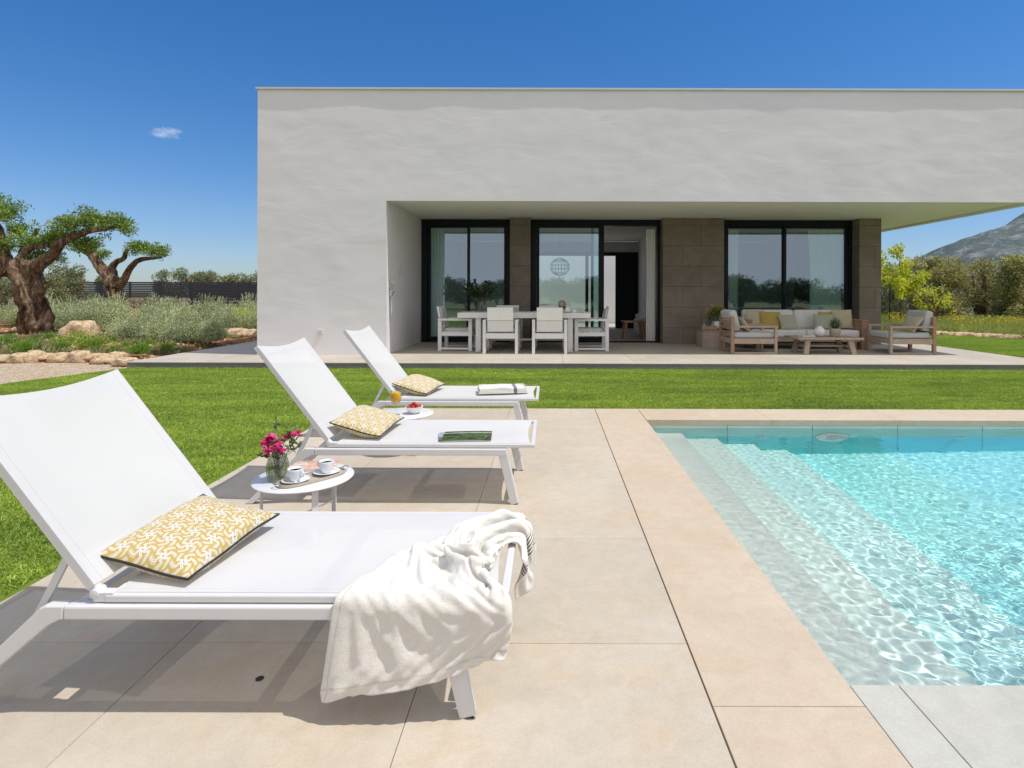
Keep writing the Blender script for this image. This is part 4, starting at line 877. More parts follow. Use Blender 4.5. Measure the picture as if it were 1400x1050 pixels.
[288,454,307,299,444,309,303,436,321,310,426,329,323,428,320,321,421,335,330,412,330,334,402,319,333,402,335,332,400,350,345,397,360,354,394,350,346,390,337,354,384,327,365,376,322,368,375,306,382,370,311,394,366,317,385,362,328,396,354,332,401,345,321,412,338,325,405,341,338,397,346,349,409,349,361,411,339,350,419,332,340,429,325,334,424,320,319,434,317,307,447,315,322,440,315,335,451,316,341,465,314,344,467,311,329,463,306,316,478,304,317,489,308,307],
[303,462,306,308,455,318,316,445,325,318,436,339,328,439,329,335,429,336,336,424,321,346,413,321,347,410,337,336,415,346,341,413,362,345,406,349,357,401,341,361,399,328,372,390,323,369,390,306,385,383,306,395,382,318,391,377,330,402,367,327,408,358,318,417,352,324,412,356,338,399,362,341,396,362,357,409,355,349,421,346,345,431,340,335,427,335,320,435,332,306,449,328,318,440,334,331,452,332,336,466,328,339,459,323,324,466,319,312,478,317,321,492,311,320],
[318,468,306,321,465,320,326,457,332,317,453,346,333,449,341,341,442,329,348,434,319,357,424,325,353,426,338,341,432,345,331,427,358,350,421,354,361,416,342,372,408,336,373,408,322,375,406,305,390,397,313,382,392,329,402,389,330,410,379,324,417,370,315,425,365,325,417,370,336,406,378,342,398,383,356,412,368,357,426,359,351,427,357,335,428,354,320,438,348,305,451,342,316,440,353,324,455,344,326,458,340,340,464,336,323,470,332,309,483,327,311,498,321,314],
[333,476,307,336,469,319,332,472,332,335,468,346,344,462,336,354,452,327,361,443,318,369,434,327,363,438,340,351,445,344,348,442,359,361,434,354,372,426,346,382,420,336,383,421,321,386,418,306,400,406,310,393,408,323,405,400,318,416,391,314,427,383,313,434,377,325,427,382,337,415,392,339,414,391,353,424,378,358,432,372,345,441,365,336,439,368,322,445,365,305,461,353,309,455,362,317,461,356,331,470,349,340,478,339,326,475,345,313,488,338,318,493,333,306],
[349,480,305,350,479,319,345,485,330,353,479,342,362,468,337,366,463,324,374,454,317,380,445,328,374,450,341,363,458,345,363,455,359,374,445,355,384,438,345,393,432,336,397,430,321,399,429,306,411,416,308,406,420,321,417,409,325,427,402,319,437,394,313,445,388,325,438,393,338,428,404,340,429,401,354,438,388,358,443,383,345,452,376,336,450,379,322,455,376,307,470,365,307,467,372,322,471,367,335,482,357,338,490,348,328,479,357,320,485,348,309,496,341,316],
[365,486,305,366,482,319,359,496,325,367,491,335,372,477,326,381,468,332,386,465,318,393,456,329,386,462,341,376,472,347,378,466,360,388,456,355,394,452,342,405,444,335,406,444,320,411,440,306,424,427,310,419,432,323,429,421,327,437,415,317,448,406,314,455,399,326,450,404,339,441,415,342,442,411,356,452,398,356,459,389,348,463,387,335,461,389,321,467,386,306,480,377,309,483,374,322,482,378,337,493,367,338,499,360,325,489,367,317,494,358,306,505,347,307],
[380,495,305,383,489,318,373,502,313,382,497,325,381,490,338,392,481,331,399,475,319,405,467,331,398,474,342,389,484,348,392,479,362,400,469,351,409,460,346,416,456,334,417,456,318,424,450,306,436,438,311,431,443,325,441,433,328,448,427,317,459,418,315,465,410,326,463,414,341,454,426,345,457,419,358,464,408,350,473,397,347,469,402,333,474,398,321,479,396,306,492,387,309,496,385,322,495,387,337,505,376,337,506,373,323,498,375,310,507,364,305,509,356,318],
[393,506,305,398,499,318,389,511,319,382,513,334,393,503,337,403,494,329,412,486,320,417,478,332,410,487,341,403,495,351,409,486,362,416,474,357,424,469,346,424,470,331,429,467,317,437,461,306,448,450,312,443,455,326,453,445,328,460,439,317,470,429,316,476,421,327,476,423,342,469,435,347,472,426,359,479,414,355,486,406,346,482,412,333,483,411,318,492,406,307,504,397,308,503,399,323,508,396,337,518,384,335,510,387,322,510,382,307,516,370,315,523,357,316],
[406,518,305,411,513,318,402,524,323,397,524,337,407,514,338,415,507,328,425,496,321,431,488,333,423,498,342,418,505,353,425,494,362,432,482,359,434,483,345,439,477,332,440,479,316,450,471,307,460,462,314,455,467,328,466,456,328,471,451,316,480,440,318,487,432,328,489,432,343,483,443,350,487,433,361,494,421,357,499,416,344,495,420,331,491,423,316,502,417,309,515,409,307,515,411,323,521,405,335,529,393,329,520,396,317,524,386,306,528,377,318,534,364,322],
[420,529,306,423,525,320,415,536,324,412,537,338,421,526,339,428,518,329,437,507,323,444,498,332,438,507,343,433,516,354,440,502,355,448,490,359,451,486,346,453,487,332,452,489,316,462,481,307,473,473,315,468,479,329,478,468,329,482,462,316,491,451,320,498,443,329,502,441,343,498,451,352,503,440,362,510,428,357,511,426,344,506,431,330,502,431,314,514,423,316,527,420,309,527,422,324,535,414,330,538,403,322,530,402,310,537,389,305,539,375,309,547,369,319],
[433,540,305,436,537,320,428,549,325,427,550,340,435,537,339,441,528,330,449,518,325,457,508,333,454,514,346,450,522,358,453,509,367,463,500,360,466,494,347,463,499,332,464,499,316,475,490,308,486,483,318,483,490,331,491,479,329,494,473,317,500,462,325,510,453,327,514,450,341,513,459,353,519,448,363,524,436,356,520,440,343,515,443,328,512,443,312,521,434,324,534,435,312,542,429,321,548,418,322,539,413,311,543,402,302,549,392,312,550,380,303,559,372,312],
[446,552,306,450,547,319,443,559,327,442,563,342,449,549,338,454,539,331,461,527,326,469,518,334,470,519,348,466,528,361,470,517,372,473,513,357,479,504,347,477,506,331,476,511,315,484,500,317,499,495,318,500,500,332,505,488,330,508,481,319,513,467,321,518,464,335,528,456,337,530,464,351,536,456,364,538,445,353,533,445,339,528,447,324,523,453,308,531,445,316,547,441,321,559,434,319,559,423,312,547,421,301,556,409,302,551,395,298,563,386,298,565,371,299],
[458,564,307,464,557,319,459,568,327,460,575,342,464,558,340,468,548,330,474,537,324,481,530,335,478,534,348,483,533,362,488,527,377,490,517,361,492,514,346,489,518,330,491,515,315,497,503,308,505,508,319,516,514,332,515,498,329,522,485,323,527,474,320,526,477,335,537,469,337,546,465,347,554,466,362,550,453,350,544,453,335,535,459,321,538,456,306,542,441,306,558,445,311,573,447,311,567,432,306,562,418,301,555,412,287,554,398,283,559,384,284,567,371,285],
[470,576,310,479,564,316,474,575,326,476,578,339,480,564,338,481,556,325,487,545,322,491,542,336,491,543,350,497,531,354,503,534,368,506,521,358,504,524,343,501,527,327,505,522,313,511,511,305,519,503,316,529,512,323,530,496,326,524,492,311,535,486,317,537,473,323,544,481,334,554,479,343,565,470,349,561,455,341,555,457,327,546,463,314,552,452,308,548,443,296,566,441,297,579,444,299,580,427,300,572,417,291,569,404,285,562,400,271,563,385,270,566,370,271],
[483,587,317,490,575,309,490,580,323,492,582,338,495,568,334,494,563,320,502,551,324,499,556,338,506,550,348,510,537,345,516,542,358,521,527,353,519,528,339,515,535,324,520,528,313,525,515,307,533,503,308,538,515,313,544,499,320,539,494,305,536,479,306,548,477,314,556,484,324,566,482,333,576,471,336,572,457,330,566,467,318,559,469,305,549,461,295,562,451,294,564,435,284,580,438,284,573,427,285,585,418,280,576,406,272,575,392,268,567,385,257,564,370,256],
[499,594,320,501,588,306,506,580,319,507,587,333,511,573,329,508,569,314,516,558,323,513,566,337,520,556,344,523,544,336,530,547,349,536,534,347,534,528,333,530,538,322,535,526,316,539,519,302,545,505,301,553,515,311,557,499,312,552,492,298,550,476,297,557,486,308,566,479,313,577,486,322,584,472,323,582,458,318,573,460,307,569,469,294,562,457,286,555,439,281,569,446,276,581,440,272,573,429,271,576,415,267,587,409,260,581,395,254,580,381,250,568,374,243],
[517,598,321,514,601,306,521,585,313,522,593,328,525,579,325,523,570,312,530,564,322,527,575,334,534,563,337,535,550,328,543,554,340,550,541,339,549,531,327,546,540,316,543,532,303,554,521,302,558,508,295,564,517,306,568,503,301,565,492,291,556,480,283,567,484,294,576,478,301,585,488,310,591,474,310,590,460,305,581,454,295,580,467,284,573,456,275,557,453,271,566,435,268,577,440,259,580,427,259,569,417,254,580,410,247,589,399,242,586,384,237,578,373,232],
[534,602,319,520,612,319,528,595,309,536,595,322,538,585,316,535,578,305,540,576,319,542,583,331,548,568,329,547,556,319,555,561,332,561,547,328,563,534,321,557,533,307,553,538,293,563,528,291,551,520,288,567,519,290,577,506,290,564,501,279,564,488,271,576,488,282,585,480,289,595,491,296,597,475,297,593,462,290,591,449,284,584,456,273,575,464,262,562,453,257,561,433,255,575,437,245,588,429,246,574,417,242,567,403,239,578,394,233,588,389,223,585,374,219],
[548,612,314,536,621,324,532,609,305,547,602,313,541,594,305,549,584,301,554,583,314,555,592,323,562,576,324,550,572,314,561,563,317,572,554,317,571,541,309,571,528,301,568,540,291,555,536,282,561,525,277,574,516,276,587,512,278,574,506,269,572,493,261,585,493,271,593,482,276,602,493,282,605,477,283,600,464,277,598,450,271,588,448,261,584,459,251,569,455,244,566,438,239,577,424,234,589,431,229,586,414,231,569,410,227,573,398,220,577,384,214,588,377,205],
[556,624,302,559,629,321,540,627,314,544,607,301,557,602,310,549,599,298,558,590,300,566,594,311,573,581,312,562,574,303,558,560,302,574,560,301,568,548,295,580,539,291,577,532,278,567,539,269,575,526,269,575,518,259,590,519,264,583,508,257,590,498,259,581,486,258,596,488,264,608,493,268,608,477,268,594,469,265,602,458,258,598,447,249,587,448,240,577,456,231,574,440,225,569,427,220,583,428,213,589,414,216,573,410,212,563,400,209,568,387,203,579,381,194],
[575,636,294,560,636,309,544,635,302,548,618,294,561,614,301,565,602,301,569,594,287,578,596,296,573,584,297,579,571,295,561,572,292,569,564,282,564,552,280,582,550,280,588,539,270,581,539,258,586,526,257,574,529,246,580,517,250,592,511,240,581,504,247,590,490,242,600,496,252,613,493,255,610,477,253,595,474,250,597,460,245,606,452,236,595,447,226,585,455,219,581,442,213,573,432,206,577,420,202,589,414,200,577,404,199,562,406,196,561,391,191,571,384,182],
[579,647,273,578,650,292,560,639,288,559,623,289,568,608,287,574,617,298,586,603,291,577,593,278,588,587,288,589,574,283,578,569,278,566,580,272,572,561,267,586,555,263,579,547,256,591,542,246,590,526,240,579,533,230,571,519,229,585,519,225,580,507,231,595,496,229,605,504,239,615,493,239,613,478,237,597,476,235,591,464,230,604,460,223,603,448,213,591,453,205,578,446,198,581,432,196,571,425,188,585,419,186,579,403,184,564,409,182,554,397,180,562,387,171],
[562,650,254,580,654,257,573,634,271,561,623,266,572,616,275,586,612,275,597,610,279,589,600,268,586,590,272,595,579,267,583,570,263,577,581,259,574,565,252,589,559,248,576,553,244,576,542,235,589,541,230,587,530,221,574,530,220,570,518,218,579,508,216,595,510,219,608,508,224,608,493,225,615,480,222,599,478,220,585,471,218,596,463,209,607,455,200,596,449,191,583,448,184,587,434,182,573,432,175,583,421,171,580,406,170,565,404,168,550,404,168,552,390,161],
[552,645,231,557,657,243,569,640,245,563,623,240,579,620,249,589,625,263,594,615,259,600,601,258,586,595,258,598,585,253,590,571,248,580,582,244,568,573,237,586,565,233,573,556,229,572,545,221,584,544,215,591,535,207,577,532,207,567,519,204,580,516,205,597,517,206,596,501,213,604,490,209,616,484,207,602,475,206,587,478,205,588,464,197,601,461,187,604,449,178,590,448,170,592,435,167,578,438,162,577,424,158,580,410,155,565,406,153,550,406,153,541,394,151],
[553,652,222,568,652,229,558,637,233,562,623,224,572,628,226,585,629,238,598,622,244,596,605,241,585,602,243,598,593,237,592,578,230,583,589,233,571,579,224,569,567,221,576,553,217,565,549,206,577,543,201,591,540,196,578,532,196,566,523,191,583,521,190,583,508,200,598,506,199,600,493,194,614,488,192,603,477,191,588,482,190,580,469,186,588,459,177,601,463,169,602,450,161,598,439,153,584,442,148,580,428,144,580,414,140,566,409,139,550,409,138,540,398,137],
[556,657,203,570,656,211,557,641,216,558,626,208,573,620,214,585,633,222,588,620,230,597,610,227,579,608,228,586,595,222,594,583,216,582,578,228,583,578,209,570,570,203,567,559,203,576,552,193,572,542,185,589,541,180,579,528,181,561,529,176,569,514,185,579,503,186,593,507,185,606,502,184,613,491,177,605,478,175,589,482,175,576,475,173,584,466,165,593,456,157,606,460,148,604,446,139,590,445,134,582,433,130,580,418,126,566,413,125,551,411,124,540,400,122],
[552,654,182,567,656,191,571,645,205,556,634,187,566,627,199,580,625,208,594,628,217,586,615,218,588,601,216,570,596,210,581,588,201,579,572,209,590,567,221,587,564,202,586,553,195,581,563,181,575,553,169,586,544,157,579,530,158,578,532,172,571,519,169,575,502,173,586,513,171,591,499,177,603,495,166,605,480,159,590,474,162,577,482,159,575,468,153,584,459,144,596,459,135,608,454,124,599,442,123,589,432,117,579,423,112,564,421,112,551,413,109,541,402,107],
[539,638,187,546,649,176,561,646,193,574,634,198,580,623,192,588,636,200,601,626,203,597,611,210,583,610,205,585,596,211,573,584,212,585,570,220,592,553,222,601,558,210,597,566,197,597,558,185,587,564,170,587,549,170,582,535,172,591,523,166,582,516,156,570,513,163,580,504,158,593,498,162,597,482,164,598,490,151,594,473,147,582,483,145,570,475,141,576,463,133,586,455,125,596,461,116,602,448,109,591,439,104,578,432,100,566,423,97,554,414,94,542,404,92],
]
q = np.array(TOWEL).reshape(76,38,3)/1000.0+np.array([-0.6607, 1.6289, 0.0609])
tb_ = MB(); tb_.sheet(q.tolist()); o = tb_.build('bath_towel', M['towel'])
uvl = o.data.uv_layers.new(name='UVMap')
for lp in o.data.loops: uvl.data[lp.index].uv = ((lp.vertex_index//38)/75.0, (lp.vertex_index % 38)/37.0)
so = o.modifiers.new('thickness', 'SOLIDIFY'); so.thickness = .007; so.offset = 0; ss = o.modifiers.new('subsurf', 'SUBSURF'); ss.levels = 1; ss.render_levels = 2
tag(o, 'large crumpled white bath towel with black stripes hanging over the front of the nearest lounger', 'towel')
#TOWEL-END
# folded towel on the farthest lounger
b = MB(); rs = random.Random(4)
for k in range(4):
    z0 = k*.011; P = []
    for i in range(19):
        row = []
        for j in range(11):
            u = -1+2*i/18; v = -1+2*j/10
            x = .215*u*(1-.015*k)+.004*rs.random(); y = .13*v*(1-.02*k)
            z = z0 + .007*(1-abs(v)**6)*(1-abs(u)**8) + .004*mnoise.noise(Vector((x*12,y*12,k)))+(.012*(1-abs(u+.1))*(k==3))
            row.append((x, y, z))
        P.append(row)
    b.sheet(P)
    Pl = [[(p[0], p[1], z0-.001) for p in row] for row in P]; b.sheet(Pl)
    ring = [P[i][0] for i in range(19)]+[P[18][j] for j in range(11)]+[P[18-i][10] for i in range(19)]+[P[0][10-j] for j in range(11)]
    b.tube([(p[0],p[1],z0+.0035) for p in ring], .0055, 6, False)
o = b.build('folded_towel', M['folded']); o.location = (-.425,5.14,.368); o.rotation_euler = (0,0,R(9))
tag(o, 'neatly folded white towel with a dark stripe on the farthest lounger', 'towel')

# magazines
def picture_mat(name, cols, scale=14, band=None):
    t = NT(name); v = t.coord(); f = t.noise(v, scale, 5, .7, .8)
    c = t.ramp(f, [(.25+.5*i/(len(cols)-1), c_) for i, c_ in enumerate(cols)])
    sp = t.n('SeparateXYZ'); t.l(v, sp.inputs[0])
    if band:
        m_ = t.math('MULTIPLY', t.math('GREATER_THAN', sp.outputs[1], band[0]), t.math('LESS_THAN', sp.outputs[1], band[1]))
        c = t.mix(m_, c, band[2])
    return t.set(c, .25, spec=.5)
M['mag_green'] = picture_mat('garden_photo_print', [(.008,.01,.01),(.01,.016,.01),(.015,.035,.012),(.10,.18,.04),(.02,.045,.015),(.015,.02,.015),(.36,.34,.17),(.5,.5,.45)], 13, (.068,.078,(.75,.75,.72)))
M['mag_grey'] = picture_mat('street_photo_print', [(.02,.02,.02),(.06,.06,.06),(.22,.24,.26),(.5,.55,.62),(.18,.16,.14)], 12)
M['mag_warm'] = picture_mat('warm_colour_print', [(.45,.12,.08),(.70,.60,.48),(.66,.30,.20),(.72,.68,.60),(.75,.45,.25)], 18, (.06,.07,(.2,.16,.12)))
M['paper'] = simple('paper_edges', (.70,.69,.66), .7, .03)
def magazine(loc, rz, w, h, th, cover, label, bend=.003):
    r = thing('magazine', label, 'magazine', loc, rz)
    def sheet_z(u, v): return th + bend*math.sin(PI*(u*.5+.5))**.7
    P = [[(w*(-.5+i/14), h*(-.5+j/10), sheet_z(-1+2*i/14, 0)) for j in range(11)] for i in range(15)]
    b = MB(); b.sheet(P); b.build('cover', M[cover], r)
    b = MB(); P2 = [[(p[0]*.992, p[1]*.992, p[2]-.0008) for p in row] for row in P]; b.sheet(P2)
    P3 = [[(p[0]*.992, p[1]*.992, .0005) for p in row] for row in P]; b.sheet([list(reversed(q)) for q in P3])
    b.add([P3[i][0] for i in range(15)]+[P2[i][0] for i in range(15)], [(i,i+1,16+i,15+i) for i in range(14)])
    b.add([P3[0][j] for j in range(11)]+[P2[0][j] for j in range(11)], [(j,11+j,12+j,j+1) for j in range(10)])
    b.add([P3[14][j] for j in range(11)]+[P2[14][j] for j in range(11)], [(j,j+1,12+j,11+j) for j in range(10)])
    b.build('pages', M['paper'], r); return r
magazine((-.53,3.545,.354), R(10), .31, .24, .003, 'mag_grey', 'lower grey magazine sticking out under the garden magazine on the middle lounger')
magazine((-.505,3.525,.3605), R(4), .30, .235, .004, 'mag_green', 'glossy garden magazine with green leafy cover on top, on the middle lounger')

# ------------------------------------------------------------------ side tables and what stands on them
TH = .30
def make_table(rad):
    r = thing('side_table', 'T', 'side table', (0,0,0), 0, 'low round white side tables between the loungers')
    b = MB(); b.lathe([(0,TH-.008),(rad-.004,TH-.008),(rad,TH-.004),(rad,TH-.002),(rad-.003,TH),(0,TH)], n=64); b.build('tabletop', M['white_metal'], r)
    for a in (-53, 67, 187):
        c, s_ = math.cos(R(a)), math.sin(R(a)); q = rad*.84
        b = MB(); b.beam((c*q,s_*q,TH-.009),(c*q*1.03,s_*q*1.03,.005),.030,.006,(c,s_,0)); b.build('leg', M['white_metal'], r, bevel=.001)
    b = MB()
    for a in (-53, 67, 187):
        c, s_ = math.cos(R(a)), math.sin(R(a)); b.beam((0,0,.11),(c*rad*.85,s_*rad*.85,.11),.006,.006)
    b.build('brace', M['white_metal'], r)
    return r
t1 = make_table(.245); t1.location = (-1.264,2.94,0); t1['label'] = 'low round white side table with flowers and coffee cups between the first two loungers'
t2 = dup(t1, (-1.14,4.50,0), R(4), 'low round white side table with juice and strawberries between the two far loungers', scale=(.93,.93,1))
T1z = TH+.0005
# vase with alstroemeria
vs = thing('flower_vase', 'ribbed smoky glass vase of magenta alstroemeria on the nearer side table', 'vase', (-1.372,2.88,T1z))
b = MB()
b.lathe([(.034,.001),(.046,.006),(.051,.04),(.052,.075),(.046,.105),(.035,.128),(.031,.135)], n=96, rib=lambda t: 1+.035*math.cos(t*24))
b.lathe([(.0,.012),(.040,.012),(.046,.04),(.047,.075),(.041,.105),(.031,.128),(.0285,.135)], n=96)
b.build('vase', M['vase_glass'], vs)
b = MB(); b.lathe([(0,.013),(.039,.013),(.045,.04),(.0455,.075),(.044,.085),(0,.085)], n=40); b.build('water', glassy('vase_water', (.80,.84,.72), ior=1.33), vs)
stems = MB(); leaves_v = []; leaves_f = []
def leaf_quad(V, F, p, d, w, l, nrm=None):
    d = Vector(d).normalized(); s_ = d.cross(Vector(nrm) if nrm is not None else Vector((random.uniform(-1,1),random.uniform(-1,1),random.uniform(-1,1))))
    if s_.length < 1e-4: s_ = d.orthogonal()
    s_.normalize(); p = Vector(p); k = len(V); up = s_.cross(d)*l*.12
    V += [p, p+d*l*.35+s_*w/2+up, p+d*l*.75+s_*w*.35+up, p+d*l, p+d*l*.75-s_*w*.35+up, p+d*l*.35-s_*w/2+up]
    F += [(k,k+1,k+2,k+3),(k,k+3,k+4,k+5)]
random.seed(21)
heads = [(-.062,-.02,.200),(-.028,-.02,.222),(.002,-.005,.192),(.008,-.03,.165),(.092,.0,.232),(.035,-.04,.178),(-.045,.03,.19),(.03,.03,.215),(-.012,-.05,.165)]
petV = []; petF = []
for h in heads:
    hv = Vector(h); stems.tube([(random.uniform(-.02,.02),random.uniform(-.02,.02),.02),(hv.x*.3,hv.y*.3,.13),hv], .0018, 5)
    for fl in range(4):
        c = hv+Vector((random.uniform(-.020,.020),random.uniform(-.018,.018),random.uniform(-.012,.014)))
        ax = (c-hv*0.8-Vector((0,0,.10))).normalized()+Vector((random.uniform(-.5,.5),random.uniform(-.9,.1),random.uniform(-.2,.4))); ax.normalize()
        o1 = ax.orthogonal().normalized(); o2 = ax.cross(o1)
        for k in range(6):
            a = k*PI/3+random.uniform(-.15,.15); dr = (o1*math.cos(a)+o2*math.sin(a))*.85+ax*.62
            leaf_quad(petV, petF, c-ax*.008, dr, .019, .032, ax)
b = MB(); b.add(petV, petF, True); b.build('petals', M['petal'], vs)
lv = []; lf = []
sprays = [((-.035,.02,.12),(-.02,.03,.30)),((.03,.03,.12),(.07,.05,.265)),((.01,.0,.12),(.05,.02,.27)),((.04,0,.12),(.12,-.01,.19)),((-.03,-.02,.11),(-.07,-.03,.135)),((.0,-.03,.11),(.02,-.05,.14)),((.02,.02,.11),(.10,.03,.225))]
for p0, p1_ in sprays:
    p0 = Vector(p0); p1_ = Vector(p1_); stems.tube([p0*.4,p0,p1_], .0015, 5)
    for k in range(16):
        u = random.random(); c = p0.lerp(p1_, .25+.75*u); leaf_quad(lv, lf, c, (random.uniform(-1,1),random.uniform(-1,1),random.uniform(-.1,1)), .012, .028)
b = MB(); b.add(lv, lf, True); b.build('leaves', M['bouquet_leaf'], vs); stems.build('stems', M['bouquet_leaf'], vs)
# tray, cups
tr_ = thing('tray', 'long oval pale wooden tray with rim under the coffee cups', 'tray', (-1.205,2.90,T1z), R(50))
def oval(a, c, n=48):
    pts = []
    for k in range(n):
        t_ = 2*PI*k/n; x = math.cos(t_); y = math.sin(t_)
        pts.append((math.copysign(abs(x)**.62, x)*a, math.copysign(abs(y)**.8, y)*c))
    return pts
b = MB(); ou = oval(.175,.068); n = len(ou)
prof = [(.97,.001),(1.0,.004),(1.0,.016),(.975,.016),(.965,.006)]
vsx = [(x*s_, y*s_, z) for s_, z in prof for x, y in ou]; fs = [(i*n+k, i*n+(k+1)%n, (i+1)*n+(k+1)%n, (i+1)*n+k) for i in range(4) for k in range(n)]
fs.append(tuple(4*n+k for k in range(n))); fs.append(tuple(reversed(range(n)))); b.add(vsx, fs, False); b.build('base', M['tray'], tr_)
for sg in (-1,1):
    b = MB(); b.tube([(sg*.173,-.022,.012),(sg*.19,-.018,.020),(sg*.193,0,.022),(sg*.19,.018,.020),(sg*.173,.022,.012)],.0028,8); b.build('handle', M['steel'], tr_)
def make_cup(loc, rz, label):
    r = thing('coffee_cup', label, 'cup', loc, rz, 'coffee cups with saucers on the tray')
    b = MB(); b.lathe([(0,.004),(.030,.004),(.033,.001),(.036,.003),(.055,.009),(.066,.014),(.067,.016),(.055,.0125),(.034,.007),(0,.007)], n=40); b.build('saucer', M['ceramic'], r)
    b = MB(); b.lathe([(.0,.008),(.022,.008),(.025,.012),(.034,.035),(.038,.062),(.0385,.068),(.0365,.068),(.033,.036),(.022,.014),(0,.013)], n=40); b.build('cup', M['ceramic_blue'], r)
    b = MB(); b.lathe([(0,.056),(.0355,.056)], n=32); b.build('coffee', M['coffee'], r)
    b = MB(); b.tube([(.035,0,.058),(.050,0,.060),(.058,0,.048),(.054,0,.034),(.034,0,.030)],.0038,8); b.build('handle', M['ceramic_blue'], r)
    b = MB(); b.tube([(-.02,-.048,.016),(.03,-.046,.017),(.055,-.040,.017)],[.002,.0018,.005],8); b.build('spoon', M['steel'], r)
    return r
make_cup((-1.262,2.835,T1z+.0065), R(-25), 'coffee cup on its saucer at the near end of the tray, closest to the vase')
make_cup((-1.158,2.965,T1z+.0065), R(160), 'coffee cup on its saucer at the far end of the tray')
magazine((-1.28,3.105,T1z), R(6), .24, .17, .007, 'mag_warm', 'colourful red and cream magazine at the back of the nearer side table')
# juice glass and strawberries
T2 = (-1.14,4.50)
jg = thing('juice_glass', 'stemmed glass of orange juice on the farther side table', 'glass', (-1.195,4.44,T1z))
bowl = [(.004,.075),(.022,.083),(.038,.105),(.043,.135),(.041,.165),(.036,.190)]
b = MB(); b.lathe([(.036,.001),(.030,.003),(.006,.007),(.004,.012)]+bowl+[(.0348,.190),(.0395,.165),(.0415,.135),(.0365,.106),(.021,.085),(0,.079)], n=36); b.build('glass', M['glass'], jg)
b = MB(); b.lathe([(0,.081),(.020,.087),(.0355,.107),(.0405,.135),(.0395,.160),(.0372,.176),(0,.176)], n=36); b.build('juice', M['juice'], jg)
bo = thing('strawberry_bowl', 'white bowl on the farther side table', 'bowl', (-1.062,4.485,T1z))
b = MB(); b.lathe([(0,.002),(.030,.001),(.032,.006),(.055,.028),(.068,.052),(.070,.056),(.067,.056),(.052,.030),(.028,.010),(0,.009)], n=44); b.build('bowl', M['ceramic'], bo)
bo['label'] = 'white ceramic bowl heaped with strawberries beside the juice glass'
sr = random.Random(9)
sbm = MB(); sbm.lathe([(0,-.016),(.006,-.013),(.012,-.004),(.0145,.006),(.012,.013),(.004,.016),(0,.016)], n=14)
sbm_o = None
spots = [(0,0,.052),(.026,.006,.050),(-.026,.008,.050),(.004,.028,.050),(.0,-.028,.051),(.040,-.020,.050),(-.038,-.020,.052),(.018,-.012,.068),(-.016,.012,.067),(.034,.030,.052),(-.034,.032,.052),(.002,.006,.076)]
wheres = ['in the middle of the bowl','right of the middle of the bowl','left of the middle of the bowl','behind the middle of the bowl','at the front of the bowl','at the front right rim of the bowl','at the front left rim of the bowl','in the upper layer of the heap, on the right','in the upper layer of the heap, on the left','at the back right rim of the bowl','at the back left rim of the bowl','on top of the heap']
for k, (x, y, z) in enumerate(spots):
    if sbm_o is None:
        sbm_o = sbm.build('strawberry', M['straw']); q = sbm_o
        cb_ = MB(); cv = []; cf = []
        for a in range(6): leaf_quad(cv, cf, (0,0,.016), (math.cos(a),math.sin(a),.25), .006, .012, (0,0,1))
        cb_.add(cv, cf); cb_.build('calyx', M['bright_green'], sbm_o)
    else: q = dup(sbm_o, (0,0,0))
    q.location = (-1.062+x,4.485+y,T1z+z); q.rotation_euler = (sr.uniform(-1.4,1.4),sr.uniform(-1.4,1.4),sr.uniform(0,6))
    tag(q, 'red strawberry '+wheres[k], 'strawberry', 'strawberries heaped in the bowl')

